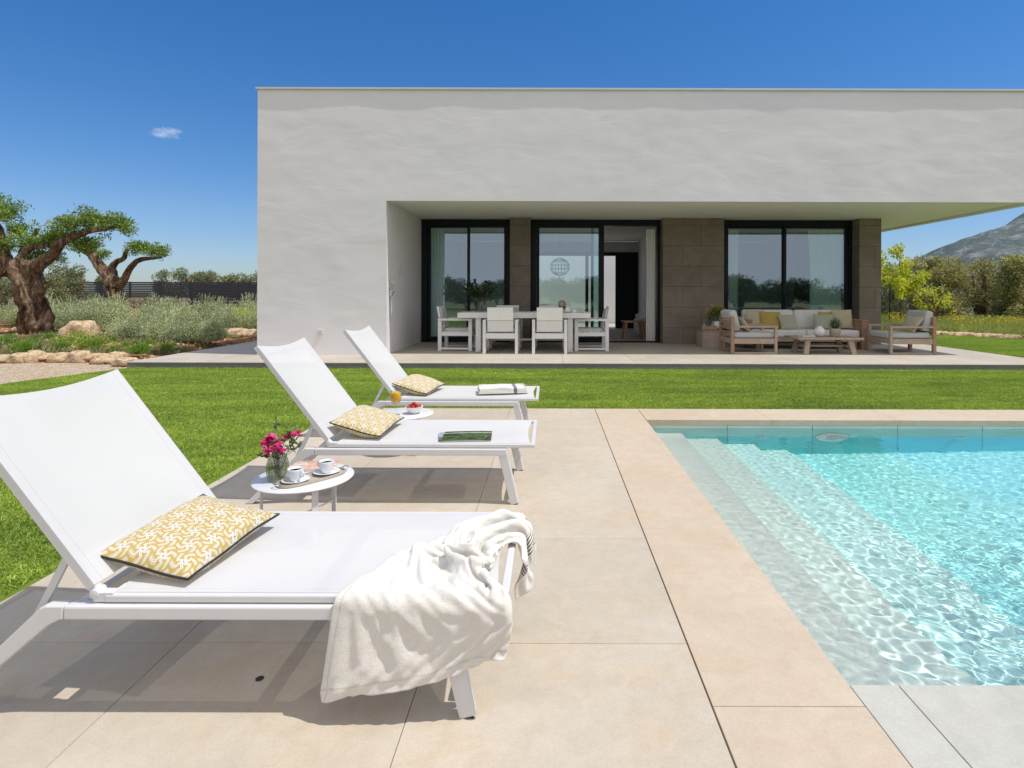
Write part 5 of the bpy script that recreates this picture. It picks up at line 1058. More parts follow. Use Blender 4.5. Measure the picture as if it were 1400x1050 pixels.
# ------------------------------------------------------------------ dining set
dt = thing('dining_table', 'long whitewashed wooden dining table under the covered terrace', 'dining table', (-.49,11.55,FZ))
wmt = M['whitewash']
b = MB()
for k in range(5): b.box(-1.30,1.30,-.46+k*.184+.001,-.46+(k+1)*.184-.001,.665,.765)
b.build('tabletop', wmt, dt, bevel=.004)
for sx_ in (-.90,.90):
    for sy_ in (-.36,.36):
        b = MB(); b.box(sx_-.05,sx_+.05,sy_-.05,sy_+.05,.001,.664); b.build('leg', wmt, dt, bevel=.004)
    b = MB(); b.box(sx_-.04,sx_+.04,-.309,.309,.56,.662); b.box(sx_-.03,sx_+.03,-.309,.309,.13,.19); b.build('crosspiece', wmt, dt, bevel=.003)
b = MB(); b.box(-.87,.87,-.03,.03,.192,.235); b.build('stretcher', wmt, dt, bevel=.003)
def make_chair():
    """faces +y"""
    r = thing('dining_chair', 'C', 'chair', (0,0,0), 0, 'whitewashed wooden armchairs round the dining table')
    for sx_ in (-1,1):
        x = sx_*.305
        b = MB(); b.box(x-.028,x+.028,-.34,-.27,.001,.60); b.build('rear_leg', wmt, r, bevel=.003)
        b = MB(); b.box(x-.028,x+.028,.27,.34,.001,.60); b.build('front_leg', wmt, r, bevel=.003)
        b = MB(); b.box(x-.030,x+.030,-.345,.345,.602,.642); b.build('armrest', wmt, r, bevel=.004)
        b = MB(); b.box(x-.022,x+.022,-.268,.268,.03,.065); b.build('runner', wmt, r, bevel=.003)
        b = MB(); b.box(x-.024,x+.024,-.268,.268,.30,.37); b.build('side_rail', wmt, r, bevel=.003)
    for y0_ in (-.33,.295):
        b = MB(); b.box(-.275,.275,y0_,y0_+.035,.29,.385); b.build('seat_rail', wmt, r, bevel=.003)
    b = MB()
    for k in range(5): b.box(-.272,.272,-.29+k*.116,-.29+k*.116+.108,.37,.392)
    b.build('seat', wmt, r, bevel=.003)
    b = MB(); b.box(-.255,.255,-.22,.29,.394,.45); b.build('cushion', M['grey_fabric'], r, bevel=.02, seg=4)
    Mt = Matrix.Translation((0,-.27,.40)) @ Matrix.Rotation(R(12),4,'X')
    b = MB(); b.box(-.245,.245,-.018,.018,.02,.235,Mt); b.box(-.245,.245,-.018,.018,.243,.49,Mt)
    b.build('backrest', wmt, r, bevel=.003)
    b = MB(); b.box(-.235,.235,.022,.06,.03,.44,Mt); b.build('back_cushion', M['grey_fabric'], r, bevel=.018, seg=3)
    return r
c0 = make_chair(); c0.location = (-.925,11.10,FZ); c0['label'] = 'left one of the two dining chairs in front of the table, backs to the pool'
dup(c0, (.00,11.10,FZ), R(1.5), 'right one of the two dining chairs in front of the table, backs to the pool')
dup(c0, (-.92,12.25,FZ), R(180), 'dining chair behind the table facing the pool, left one of the two')
dup(c0, (.02,12.25,FZ), R(180), 'dining chair behind the table facing the pool, right one of the two')
dup(c0, (-1.86,11.62,FZ), R(-92), 'dining chair at the left end of the table, seen from the side')
dup(c0, (.84,11.62,FZ), R(91), 'dining chair at the right end of the table, seen from the side')
DTZ = FZ+.7655
# things on the dining table
v2 = thing('branch_vase', 'large clear glass jar holding tall leafy branches on the left half of the dining table', 'vase', (-1.38,11.62,DTZ))
b = MB(); b.lathe([(.0,.002),(.075,.002),(.09,.02),(.10,.10),(.09,.17),(.055,.21),(.055,.23),(.050,.23),(.05,.21),(.085,.17),(.094,.10),(.085,.022),(0,.01)], n=32); b.build('jar', M['glass'], v2)
b = MB(); lv = []; lf = []; random.seed(5)
for k in range(15):
    a = random.uniform(0,6.28); e = Vector((math.cos(a)*random.uniform(.1,.42),math.sin(a)*.2,random.uniform(.42,.68))); p0 = Vector((0,0,.04)); m_ = Vector((e.x*.3,e.y*.3,.28))
    b.tube([p0,m_,e], .003, 5)
    for j in range(34):
        u = random.uniform(.1,1); c = m_.lerp(e,u); leaf_quad(lv,lf,c,(random.uniform(-1,1),random.uniform(-1,1),random.uniform(-.3,1)),.028,.065)
b.build('branches', M['bark'], v2); b = MB(); b.add(lv,lf,True); b.build('leaves', M['dark_leaf'], v2)
v3 = thing('flower_pot', 'small glass of cream flowers on the right half of the dining table', 'vase', (.26,11.55,DTZ))
b = MB(); b.lathe([(0,.001),(.04,.001),(.048,.10),(.044,.10),(.036,.006)], n=24); b.build('glass', M['glass'], v3)
lv=[];lf=[];gv=[];gf=[]
for k in range(120):
    d_ = Vector((random.gauss(0,1),random.gauss(0,1),random.gauss(.2,.8))).normalized(); leaf_quad(lv,lf,Vector((0,0,.17))+d_*.055,d_,.03,.03)
for k in range(60):
    d_ = Vector((random.gauss(0,1),random.gauss(0,1),random.gauss(-.2,.5))).normalized(); leaf_quad(gv,gf,Vector((0,0,.11))+d_*.035,d_,.022,.05)
b = MB(); b.add(lv,lf,True); b.build('blossoms', leafmat('cream_petals', [(.6,.42,.28),(.72,.62,.48)], clump=30), v3); b = MB(); b.add(gv,gf,True); b.build('leaves', M['bouquet_leaf'], v3)
jd = thing('juice_jug', 'glass jug of orange juice on the dining table, left of the cream flowers', 'jug', (.15,11.42,DTZ))
b = MB(); b.lathe([(0,.001),(.035,.001),(.045,.03),(.042,.10),(.034,.14),(.040,.155),(.036,.155),(.030,.14),(.038,.10),(.040,.03),(0,.006)], n=24); b.build('glass', M['glass'], jd)
b = MB(); b.lathe([(0,.007),(.038,.012),(.0395,.04),(.037,.09),(0,.09)], n=24); b.build('juice', M['juice'], jd)
for (x, y, r_, h_, lab) in ((.37,11.40,.045,.11,'tall white mug on the dining table, right of the cream flowers'),(.50,11.38,.035,.06,'short pale cup near the right end of the dining table')):
    o = thing('mug', lab, 'mug', (x,y,DTZ)); b = MB(); b.lathe([(0,.001),(r_*.9,.001),(r_,.01),(r_,h_),(r_*.9,h_),(r_*.88,.01),(0,.008)], n=24); b.build('cup', M['ceramic'], o)
    b = MB(); b.tube([(r_*.95,0,h_*.8),(r_*1.5,0,h_*.75),(r_*1.5,0,h_*.35),(r_*.95,0,h_*.25)],.005,6); b.build('handle', M['ceramic'], o)
# bowls / plates along the table
for (x, y, lab) in ((-.92,11.32,'white plate at the front left place of the dining table'),(.30,11.25,'white plate at the front right place of the dining table'),(-.2,11.75,'white plate in the middle of the dining table')):
    b = MB(); b.lathe([(0,.003),(.07,.001),(.09,.006),(.13,.016),(.132,.019),(.09,.010),(0,.007)], n=36); o = b.build('plate', M['ceramic']); o.location = (x,y,DTZ); tag(o, lab, 'plate')

# ------------------------------------------------------------------ lounge set
def make_armchair():
    """faces +x; origin at the middle of the footprint; .88 (x) by .78 (y)"""
    r = thing('armchair', 'A', 'armchair', (0,0,0), 0, 'teak lounge armchairs')
    tk = M['grey_teak']; hx, hy = .44, .39
    for sy_ in (-1,1):
        y = sy_*(hy-.03)
        b = MB(); b.box(-hx,-hx+.06,y-.03,y+.03,.001,.72); b.build('rear_leg', M['teak'], r, bevel=.004)
        b = MB(); b.box(hx-.05,hx,y-.03,y+.03,.001,.505); b.build('front_leg', tk, r, bevel=.004)
        b = MB(); b.box(-hx+.061,hx+.004,y-.035,y+.035,.507,.545); b.build('armrest', tk, r, bevel=.005)
        b = MB(); b.box(-hx+.061,hx-.051,y-.022,y+.022,.002,.04); b.build('runner', tk, r, bevel=.003)
        b = MB(); b.box(-hx+.061,hx-.051,y-.022,y+.022,.20,.30); b.build('side_rail', tk, r, bevel=.003)
    for xa_, xb_ in ((hx-.045,hx-.005),(-hx+.005,-hx+.045)):
        b = MB(); b.box(xa_,xb_,-hy+.061,hy-.061,.20,.30); b.build('seat_rail', tk, r, bevel=.003)
    b = MB()
    for z in (.40,.50,.60,.685): b.box(-hx+.012,-hx+.045,-hy+.061,hy-.061,z-.03,z+.03)
    b.build('backrest', M['teak'], r, bevel=.003)
    b = MB(); b.box(-hx+.06,hx-.06,-hy+.063,hy-.063,.275,.30); b.build('seat', tk, r)
    b = MB(); b.box(-hx+.07,hx+.0,-hy+.066,hy-.066,.302,.42); b.build('seat_cushion', M['grey_fabric'], r, bevel=.035, seg=4)
    Mt = Matrix.Translation((-hx+.075,0,.425)) @ Matrix.Rotation(R(-14),4,'Y')
    b = MB(); b.box(0,.15,-hy+.08,hy-.08,0,.40,Mt); b.build('back_cushion', M['grey_fabric'], r, bevel=.05, seg=4)
    return r
a1 = make_armchair(); a1.location = (3.90,11.20,FZ); a1['label'] = 'teak armchair with pale cushions left of the coffee table, facing right'
a2 = dup(a1, (6.92,11.20,FZ), R(180), 'teak armchair with pale cushions right of the coffee table, facing left')
so = thing('outdoor_sofa', 'long teak sofa with off-white cushions in front of the right-hand window', 'sofa', (5.33,12.2,FZ))
b = MB(); b.box(-1.12,1.12,-.42,.36,.16,.25); b.build('base', M['grey_teak'], so, bevel=.004)
for sx_ in (-1,1):
    for y in (-.38,.32):
        b = MB(); b.box(sx_*1.0-.04,sx_*1.0+.04,y-.04,y+.04,.001,.159); b.build('leg', M['teak'], so, bevel=.003)
    b = MB()
    for k in range(6): b.box(sx_*1.21-.075,sx_*1.21+.075,-.44+k*.135,-.44+k*.135+.128,.001 if sx_ > 0 else .10,.585)
    b.box(sx_*1.21-.085,sx_*1.21+.085,-.445,.375,.587,.615)
    b.build('armrest', M['teak'], so, bevel=.004)
    b = MB(); b.box(-1.10 if sx_ < 0 else .004,-.004 if sx_ < 0 else 1.10,-.44,.20,.252,.40); b.build('seat_cushion', M['cream_fabric'], so, bevel=.04, seg=4)
    Mt = Matrix.Translation((0,.14,.402)) @ Matrix.Rotation(R(-10),4,'X')
    b = MB(); b.box(-1.11 if sx_ < 0 else .006,-.006 if sx_ < 0 else 1.11,0,.17,0,.42,Mt); b.build('back_cushion', M['cream_fabric'], so, bevel=.05, seg=4)
b = MB()
for z in (.3,.42,.54): b.box(-1.12,1.12,.362,.39,z,z+.09)
b.build('backrest', M['teak'], so, bevel=.003)
def cushion(loc, rot, a, b_, T, mat, lab, seed):
    o = make_pillow('cushion', a, b_, T, M[mat], seed, 0, False, 16); place(o, loc, rot); tag(o, lab, 'cushion', 'scatter cushions on the lounge furniture'); return o
SC = FZ+.42
cushion((4.43,12.22,SC+.19), (R(72),0,R(6)), .22,.20,.06,'sand','sand coloured cushion at the far left end of the sofa',3)
cushion((4.72,12.13,SC+.17), (R(70),0,R(-4)), .22,.19,.06,'mustard','mustard yellow cushion on the left part of the sofa',4)
cushion((5.05,12.02,SC+.14), (R(64),0,R(8)), .20,.165,.055,'sage','striped pale green cushion in front of the mustard one on the left of the sofa',5)
cushion((5.82,12.04,SC+.15), (R(66),0,R(-6)), .21,.165,.055,'sage','pale green cushion on the right part of the sofa, behind the round vase',6)
cushion((5.97,12.17,SC+.17), (R(72),0,R(3)), .21,.19,.055,'mustard','mustard cushion mostly hidden behind the pale green one on the right of the sofa',7)
cushion((6.24,12.12,SC+.20), (R(74),0,R(-3)), .215,.21,.055,'sand','golden sand cushion at the right end of the sofa',8)
cushion((3.78,11.10,SC+.14), (R(4),R(62),R(0)), .17,.20,.055,'sand','patterned sand cushion on the left armchair',9)
cushion((7.04,11.08,SC+.15), (R(-2),R(-55),R(4)), .19,.25,.06,'sand','beige cushion leaning on the right armchair',10)
ct = thing('coffee_table', 'low teak coffee table with splayed legs in front of the sofa', 'coffee table', (5.335,11.08,FZ))
b = MB()
for k in range(5): b.box(-.62,.62,-.33+k*.132+.001,-.33+(k+1)*.132-.001,.285,.325)
b.build('tabletop', M['grey_teak'], ct, bevel=.004)
for sx_ in (-1,1):
    for sy_ in (-1,1):
        b = MB(); b.beam((sx_*.40,sy_*.22,.284),(sx_*.46,sy_*.26,.001),.09,.075,(0,1,0)); b.build('leg', M['grey_teak'], ct, bevel=.004)
    b = MB(); b.box(sx_*.42-.03,sx_*.42+.03,-.2,.2,.12,.17); b.build('crosspiece', M['grey_teak'], ct, bevel=.003)
b = MB(); b.box(-.39,.39,-.035,.035,.125,.165); b.build('stretcher', M['grey_teak'], ct, bevel=.003)
CTZ = FZ+.3255
b = MB(); b.lathe([(0,.002),(.05,.001),(.085,.03),(.105,.08),(.10,.13),(.07,.17),(.045,.185),(.048,.20),(.040,.20),(.038,.18),(0,.17)], n=32); o = b.build('round_vase', M['ceramic']); o.location = (5.24,11.03,CTZ); tag(o, 'round-bellied white ceramic vase on the coffee table', 'vase')
ag = thing('potted_agave', 'spiky agave in a pale round pot on the coffee table', 'potted plant', (5.55,11.05,CTZ))
b = MB(); b.lathe([(0,.001),(.085,.001),(.095,.01),(.10,.14),(.104,.16),(.094,.16),(.09,.14),(0,.135)], n=32); b.build('pot', M['tray'], ag)
lv = []; lf = []
for k in range(46):
    a = k*2.4; el = R(18+60*(k/46.)); d_ = Vector((math.cos(a)*math.cos(el),math.sin(a)*math.cos(el),math.sin(el))); s_ = d_.cross(Vector((0,0,1))).normalized(); up = s_.cross(d_)
    l_ = .235; p = Vector((0,0,.15)); i0 = len(lv)
    lv += [p-s_*.014,p+s_*.014,p+d_*l_*.5+s_*.017-up*.0,p+d_*l_*.5-s_*.017,p+d_*l_+up*.02]
    lf += [(i0,i0+1,i0+2,i0+3),(i0+3,i0+2,i0+4)]
b = MB(); b.add(lv,lf,False); b.build('leaves', M['agave'], ag)
bk_ = thing('book', 'pale book lying on the left half of the coffee table', 'book', (4.98,11.0,CTZ), R(5))
b = MB(); b.box(-.13,.13,-.09,.09,.0,.004); b.box(-.13,.13,-.09,.09,.024,.028); b.box(-.13,-.126,-.09,.09,.004,.024); b.build('cover', M['ceramic'], bk_)
b = MB(); b.box(-.125,.127,-.087,.087,.0045,.0235); b.build('pages', M['paper'], bk_)
sb = thing('crate_table', 'boxy slatted teak side table by the brown stone wall', 'side table', (3.52,12.42,FZ))
b = MB()
for k in range(4):
    b.box(-.24+k*.12+.001,-.24+(k+1)*.12-.001,-.27,-.25,.001,.345); b.box(-.24+k*.12+.001,-.24+(k+1)*.12-.001,.25,.27,.001,.345)
    b.box(-.24,-.22,-.249+k*.1245+.001,-.249+(k+1)*.1245-.001,.001,.345); b.box(.22,.24,-.249+k*.1245+.001,-.249+(k+1)*.1245-.001,.001,.345)
b.build('side_panel', M['grey_teak'], sb, bevel=.003)
b = MB()
for k in range(4): b.box(-.245+k*.1225+.001,-.245+(k+1)*.1225-.001,-.275,.275,.347,.372)
b.build('tabletop', M['teak'], sb, bevel=.003)
SBZ = FZ+.3725
o = thing('serving_crate', 'small wooden caddy on the crate table holding two candles', 'caddy', (3.44,12.30,SBZ))
b = MB(); b.box(-.16,.16,-.07,.07,.001,.012); b.box(-.16,.16,-.07,-.06,.013,.08); b.box(-.16,.16,.06,.07,.013,.08); b.box(-.16,-.15,-.059,.059,.013,.08); b.box(.15,.16,-.059,.059,.013,.08); b.build('box', M['teak'], o, bevel=.002)
for (x, h_, lab) in ((-.09,.22,'taller clear glass candle lantern in the caddy on the crate table'),(.08,.16,'shorter clear glass candle lantern in the caddy on the crate table')):
    q = thing('candle_glass', lab, 'candle', (3.44+x,12.30,SBZ+.0125)); b = MB(); b.lathe([(0,.001),(.04,.001),(.042,h_),(.039,h_),(.037,.005),(0,.004)], n=24); b.build('glass', M['glass'], q)
    b = MB(); b.lathe([(0,.006),(.028,.006),(.028,h_*.5),(0,h_*.5)], n=20); b.build('candle', M['ceramic'], q)
pl = thing('potted_plant', 'bushy yellow-flowered plant in a white pot on the crate table', 'potted plant', (3.64,12.42,SBZ))
b = MB(); b.lathe([(0,.001),(.07,.001),(.10,.05),(.105,.11),(.08,.17),(.085,.18),(.075,.18),(.07,.16),(0,.15)], n=32); b.build('pot', M['ceramic'], pl)
random.seed(8); lv=[];lf=[];yv=[];yf=[]
for k in range(700):
    d_ = Vector((random.gauss(0,1),random.gauss(0,1),random.gauss(.3,.8))).normalized(); p = Vector((0,0,.30))+d_*random.uniform(.04,.19); leaf_quad(lv,lf,p,d_+Vector((0,0,.4)),.022,.05)
for k in range(160):
    d_ = Vector((random.gauss(0,1),random.gauss(0,1),abs(random.gauss(.5,.6)))).normalized(); p = Vector((0,0,.32))+d_*random.uniform(.14,.24); leaf_quad(yv,yf,p,d_,.025,.03)
b = MB(); b.add(lv,lf,True); b.build('foliage', M['bouquet_leaf'], pl); b = MB(); b.add(yv,yf,True); b.build('blossoms', M['meadow_flower'], pl)

# ------------------------------------------------------------------ foliage
def leaves_np(name, centers, radii, counts, L_, Wd, mat, parent, seed=0, droop=0., flat=None, up=0., loc=None):
    """small pointed leaf faces spread through ellipsoid clumps, denser towards their surface"""
    g = np.random.default_rng(seed); Vs = []
    for c, r, n in zip(centers, radii, counts):
        d = g.normal(size=(n,3)); d /= np.linalg.norm(d, axis=1)[:,None]
        rad = g.uniform(.35, 1.05, n)**.6
        lump = 1 + .28*np.sin(d[:,0]*5+seed+c[0]) * np.sin(d[:,1]*6+c[1]) + .18*np.sin(d[:,2]*9+seed)
        p = np.asarray(c) + d*np.asarray(r)*(rad*lump)[:,None]
        o = g.normal(size=(n,3)) + d*.9; o[:,2] += up - droop; o /= np.linalg.norm(o, axis=1)[:,None]
        s_ = np.cross(o, g.normal(size=(n,3))); s_ /= np.linalg.norm(s_, axis=1)[:,None]
        l = (L_*g.uniform(.6,1.3,n))[:,None]; w = (Wd*g.uniform(.7,1.2,n))[:,None]
        Vs.append(np.stack([p, p+o*l*.5+s_*w*.5, p+o*l, p+o*l*.5-s_*w*.5], 1))
    V = np.concatenate(Vs).reshape(-1,3); F = np.arange(len(V)).reshape(-1,4)
    me = np_mesh(name, V, F); me.materials.append(mat)
    return link(me, name, parent, loc=loc)
def gnarly(amp, f, seed, lobes=5):
    def fn(p, t_, i):
        q = Vector((math.cos(t_)*1.2, math.sin(t_)*1.2, p.z*1.1+seed))*f
        return 1+amp*(mnoise.noise(q)*1.4+.7*mnoise.noise(q*2.7)+.35*mnoise.noise(q*6.5)) + amp*.5*math.cos(lobes*t_+p.z*1.5+seed)
    return fn
def smooth_path(pts, radii, n=6):
    P = []; Rr = []
    m_ = len(pts)
    for i in range(m_-1):
        p0 = Vector(pts[max(i-1,0)]); p1_ = Vector(pts[i]); p2 = Vector(pts[i+1]); p3 = Vector(pts[min(i+2,m_-1)])
        for k in range(n):
            u = k/n
            P.append(.5*((2*p1_)+(-p0+p2)*u+(2*p0-5*p1_+4*p2-p3)*u*u+(-p0+3*p1_-3*p2+p3)*u**3)); Rr.append(radii[i]+(radii[i+1]-radii[i])*u)
    P.append(Vector(pts[-1])); Rr.append(radii[-1]); return P, Rr
# --- old olive, left
def px(zx, zy, s_, X0): # design-time conversion: sketch units to metres relative to the trunk base
    return (zx/3.889-751)/s_-X0, 1.25+(401-(260+zy/3.889))/s_
def olive_tree(base, s_, trunk, limbs, clumps, label, seed, dens=1.0, leaf=.10, thick=.70):
    r = thing('olive_tree', label, 'olive tree', base)
    def c(p, dy=0): x, z = px(p[0], p[1], s_, base[0]); return (x, dy, z-base[2])
    P, Rr = smooth_path([c(q[:2], q[3] if len(q) > 3 else 0) for q in trunk], [q[2] for q in trunk], 10)
    Rr = [q_*thick for q_ in Rr]
    b = MB(); b.tube(P, Rr, 72, True, True, gnarly(.34, 2.2, seed))
    b.build('trunk', M['bark'], r)
    for lm in limbs:
        lm = [(q_[0],q_[1],q_[2]*.82)+tuple(q_[3:]) for q_ in lm]
        P, Rr = smooth_path([c(q[:2], q[3] if len(q) > 3 else 0) for q in lm], [q[2] for q in lm], 7)
        P = [p_+Vector((mnoise.noise(p_*2.2),mnoise.noise(p_*2.2+Vector((9,0,0))),mnoise.noise(p_*2.2+Vector((0,9,0)))))*.09*min(1,k_/4) for k_,p_ in enumerate(P)]
        b = MB(); b.tube(P, Rr, 24, True, True, gnarly(.26, 3.2, seed+3, 3)); b.build('limb', M['bark'], r)
    cs = [c((q[0], q[1]), q[4] if len(q) > 4 else 0) for q in clumps]; rs_ = [(q[2], q[2]*.9, q[3]) for q in clumps]
    # clumps are broken into many small sprays
    g = np.random.default_rng(seed); C2 = []; R2 = []; N2 = []
    for cc, rr_ in zip(cs, rs_):
        m_ = int(34*dens*(rr_[0]/.5)**1.5)+7
        for k in range(m_):
            d = g.normal(size=3); d /= np.linalg.norm(d); d = d*g.uniform(.15,1.22)
            C2.append(np.array(cc)+d*np.array(rr_)); q = g.uniform(.06,.19); R2.append((q,q,q*.8)); N2.append(int(48*(q/.13)**2))
    leaves_np('crown', C2, R2, N2, leaf, leaf*.30, M['olive_leaf'], r, seed, up=.5)
    return r
olive_tree((-13.75,15.25,.12), 51,
    [(190,790,.64),(195,740,.56),(185,640,.48),(165,560,.50),(140,480,.52),(120,420,.50),(115,385,.36),(112,360,.18),(110,348,.05)],
    [[(60,450,.30),(30,380,.24),(5,300,.18),(-20,230,.14),(-60,150,.09)],
     [(150,440,.30),(215,395,.19),(290,340,.155),(350,290,.13,-.1),(410,255,.11,-.1),(500,225,.09,-.1),(600,200,.07,0),(660,210,.04,0)],
     [(100,420,.2),(130,330,.10),(180,310,.08),(260,290,.06)],
     [(480,235,.05),(520,170,.03)],
     [(90,430,.2,.2),(60,300,.1,.4),(120,210,.05,.5)]],
    [(20,130,.52,.34),(-60,90,.6,.4),(60,220,.42,.34,.2),(140,290,.40,.24,.1),(230,265,.38,.26,.2),(300,250,.3,.2,.3),(390,180,.40,.26,-.1),(470,170,.44,.26),(560,175,.42,.24,.1),(640,190,.30,.18),(180,360,.34,.10,.3),(430,290,.3,.14,.2),(30,300,.3,.2,-.2)],
    'large ancient olive tree with thick gnarled trunk on the left, partly out of frame', 3, .66, .10, .54)
olive_tree((-15.1,20.0,.12), 39,
    [(620,760,.60),(615,690,.52),(610,630,.42),(600,560,.36),(595,500,.36),(590,470,.28),(590,448,.12),(590,438,.03)],
    [[(590,520,.25),(545,430,.20),(495,365,.165),(440,325,.13),(400,300,.07)],
     [(615,520,.22),(655,470,.13),(690,410,.11),(745,372,.095),(820,365,.06),(860,362,.03)],
     [(590,500,.2),(590,430,.14),(600,395,.12),(650,365,.09),(670,330,.075),(680,318,.07)]],
    [(740,320,.34,.20),(800,325,.36,.20),(850,335,.24,.16),(710,300,.2,.16),(440,310,.34,.18),(390,290,.3,.2),(530,345,.24,.14),(480,300,.2,.14)],
    'smaller pruned olive tree with forked bare limbs behind the lavender', 8, .62, .10, .58)
# wild olive just behind the big olive and wild bushes beyond the fence
def bush(name, label, cat, loc, r, h, mat, seed, n=5000, leaf=.09, group=None, trunk=True, low=.28):
    o = thing(name, label, cat, loc, 0, group)
    g = np.random.default_rng(seed); C=[];Rr=[];N=[]
    m_ = 34
    for k in range(m_):
        a = g.uniform(0,6.28); q = g.uniform(0,1)**.5*r*.8; z = h*(low+(.83-low)*g.uniform(0,1)*(1-.35*(q/r)**2))
        s_ = r*g.uniform(.16,.32); C.append((q*math.cos(a),q*math.sin(a),z)); Rr.append((s_,s_,s_*.8)); N.append(int(n/m_))
    leaves_np('crown', C, Rr, N, leaf, leaf*.42, mat, o, seed, up=.2)
    if trunk:
        b = MB()
        for k in range(3):
            a = g.uniform(0,6.28); b.tube([(0,0,-.1),(math.cos(a)*r*.15,math.sin(a)*r*.15,h*.3),(math.cos(a)*r*.5,math.sin(a)*r*.5,h*.65)],[r*.09,r*.07,r*.03],9)
        b.build('trunk', M['bark'], o)
    return o
bush('wild_olive','grey-green wild olive standing right behind the largest olive trunk','olive tree',(-19.6,22.5,.1),1.25,2.75,M['grey_olive'],31,9000,.10)
bush('wild_olive','grey-green wild olive at the left edge behind the big olive trunk','olive tree',(-22.4,22.5,.1),1.5,2.7,M['grey_olive'],32,9000,.10)
far = [(-25.6,48,2.3,3.75,'left one of the three grey-green bushes above the fence near the house'),(-22.4,49,2.4,3.35,'middle one of the three grey-green bushes above the fence near the house'),(-27.3,51,2.3,4.1,'tall grey-green bush in the background left of the house'),
       (-25.4,52,2.1,3.6,'low grey-green bush touching the tall one beyond the fence'),(-21.8,44,1.9,3.2,'right-hand grey-green bush against the corner of the house'),(-33.5,52,1.7,2.8,'small pale bush above the fence between the two olive trees')]
far = [( -27.6,42,1.6,3.15,'leftmost of the bushes above the fence left of the house'),(-26.2,42.5,1.5,2.95,'second bush above the fence, counted from the left, left of the house'),(-24.7,42,1.4,2.8,'third bush above the fence, the lowest of the joined group'),(-23.2,42.5,1.3,2.6,'small low bush at the right end of the joined group above the fence'),(-21.4,41,1.4,2.75,'separate bush above the fence touching the corner of the house'),(-32.6,42,.9,2.55,'small pale bush above the fence between the two olive trees')]
for k, (x, y, r_, h_, lab) in enumerate(far):
    bush('background_bush', lab, 'bush', (x,y,0), r_, h_*1.17, M['grey_olive'], 40+k, 5200, .15, 'bushes beyond the dark fence')
# dark slatted fence on a low masonry wall
fn = thing('slat_fence', 'dark horizontal slat fence on a low stone wall at the back of the garden', 'fence', (-12,38,0))
b = MB(); b.box(-32,6,-.2,.2,-.1,.86); b.build('base_wall', M['masonry'], fn)
for k in range(20):
    x = -32+k*2.0; b = MB(); b.box(x-.05,x+.05,-.05,.05,.861,1.95); b.build('post', M['fence_metal'], fn)
b = MB()
for k in range(9): b.box(-32,6,-.09,-.055,.89+k*.118,.89+k*.118+.098)
b.build('slats', M['fence_metal'], fn)
# nearer, lower stretch that hides the masonry to the right
fn2 = thing('slat_fence', 'nearer stretch of dark slat fence ending behind the corner of the house', 'fence', (-12,30,0))
b = MB()
for k in range(10): b.box(-6.9,2.5,-.02,.02,.18+k*.155,.18+k*.155+.13)
b.build('slats', M['fence_metal'], fn2)
for x in (-6.9,-4.4,-1.9,.6): 
    b = MB(); b.box(x-.05,x+.05,.021,.09,.0,1.76); b.build('post', M['fence_metal'], fn2)

# lavender: one bush modelled, others copied
def make_lav(seed, mat=M['lavender'], name='lavender_bush'):
    g = np.random.default_rng(seed); n = 1900
    # upright sprigs radiating from the base
    a = g.uniform(0,6.28,n); t_ = np.abs(g.normal(0,.42,n)).clip(0,1.1); d = np.stack([np.sin(t_)*np.cos(a), np.sin(t_)*np.sin(a), np.cos(t_)],1)
    ln = g.uniform(.35,1.0,n)[:,None]; base = np.stack([g.normal(0,.16,n), g.normal(0,.16,n), np.zeros(n)],1)
    tip = base+d*ln*np.array([.75,.75,1.0]); Vs = []
    for k in range(5):
        u = g.uniform(.35,1,n)[:,None]; p = base+(tip-base)*u; o_ = d+g.normal(0,.55,(n,3)); o_ /= np.linalg.norm(o_,axis=1)[:,None]
        s_ = np.cross(o_, g.normal(size=(n,3))); s_ /= np.linalg.norm(s_,axis=1)[:,None]; l = .07; w = .019
        Vs.append(np.stack([p,p+o_*l*.5+s_*w*.5,p+o_*l,p+o_*l*.5-s_*w*.5],1))
    ns = 70; a = g.uniform(0,6.28,ns); t_ = np.abs(g.normal(0,.35,ns)); d = np.stack([np.sin(t_)*np.cos(a), np.sin(t_)*np.sin(a), np.cos(t_)],1); ln = g.uniform(.95,1.25,ns)[:,None]
    for k in range(9):
        p = d*ln*(.62+.38*k/8)*np.array([.75,.75,1.0]); s_ = np.cross(d, g.normal(size=(ns,3))); s_ /= np.linalg.norm(s_,axis=1)[:,None]; w = .006 if k < 4 else .016
        Vs.append(np.stack([p-s_*w*.5,p+s_*w*.5,p+d*.055+s_*w*.4,p+d*.055-s_*w*.4],1))
    V = np.concatenate(Vs).reshape(-1,3); F = np.arange(len(V)).reshape(-1,4)
    r = thing(name, 'x', 'bush'); me = np_mesh('foliage', V, F); me.materials.append(mat); link(me, 'foliage', r)
    return r
lav0 = make_lav(1)
lav1 = make_lav(2)
ords = ['first','second','third','fourth','fifth','sixth','seventh','eighth','ninth','tenth','eleventh','twelfth','thirteenth','fourteenth']
rr_ = random.Random(3); cnt = 0
first = {0: lav0, 1: lav1}; used = set()
def put_lav(x, y, sc, lab, k):
    global cnt
    src = first[k % 2]
    if k % 2 not in used: o = src; used.add(k % 2)
    else: o = dup(src, (0,0,0))
    o.location = (x,y,.10); o.rotation_euler = (0,0,rr_.uniform(0,6)); o.scale = (sc*1.15,sc*1.15,sc); tag(o, lab, 'lavender bush', 'silvery lavender bushes in the garden bed')
n1 = 13
for k in range(n1): put_lav(-17.6+k*.66+rr_.uniform(-.1,.1), 18.6+rr_.uniform(-.4,.5)-.05*k, rr_.uniform(.62,.92)+.008*k, 'silvery lavender bush, %s from the left in the tall back row' % ords[k], k)
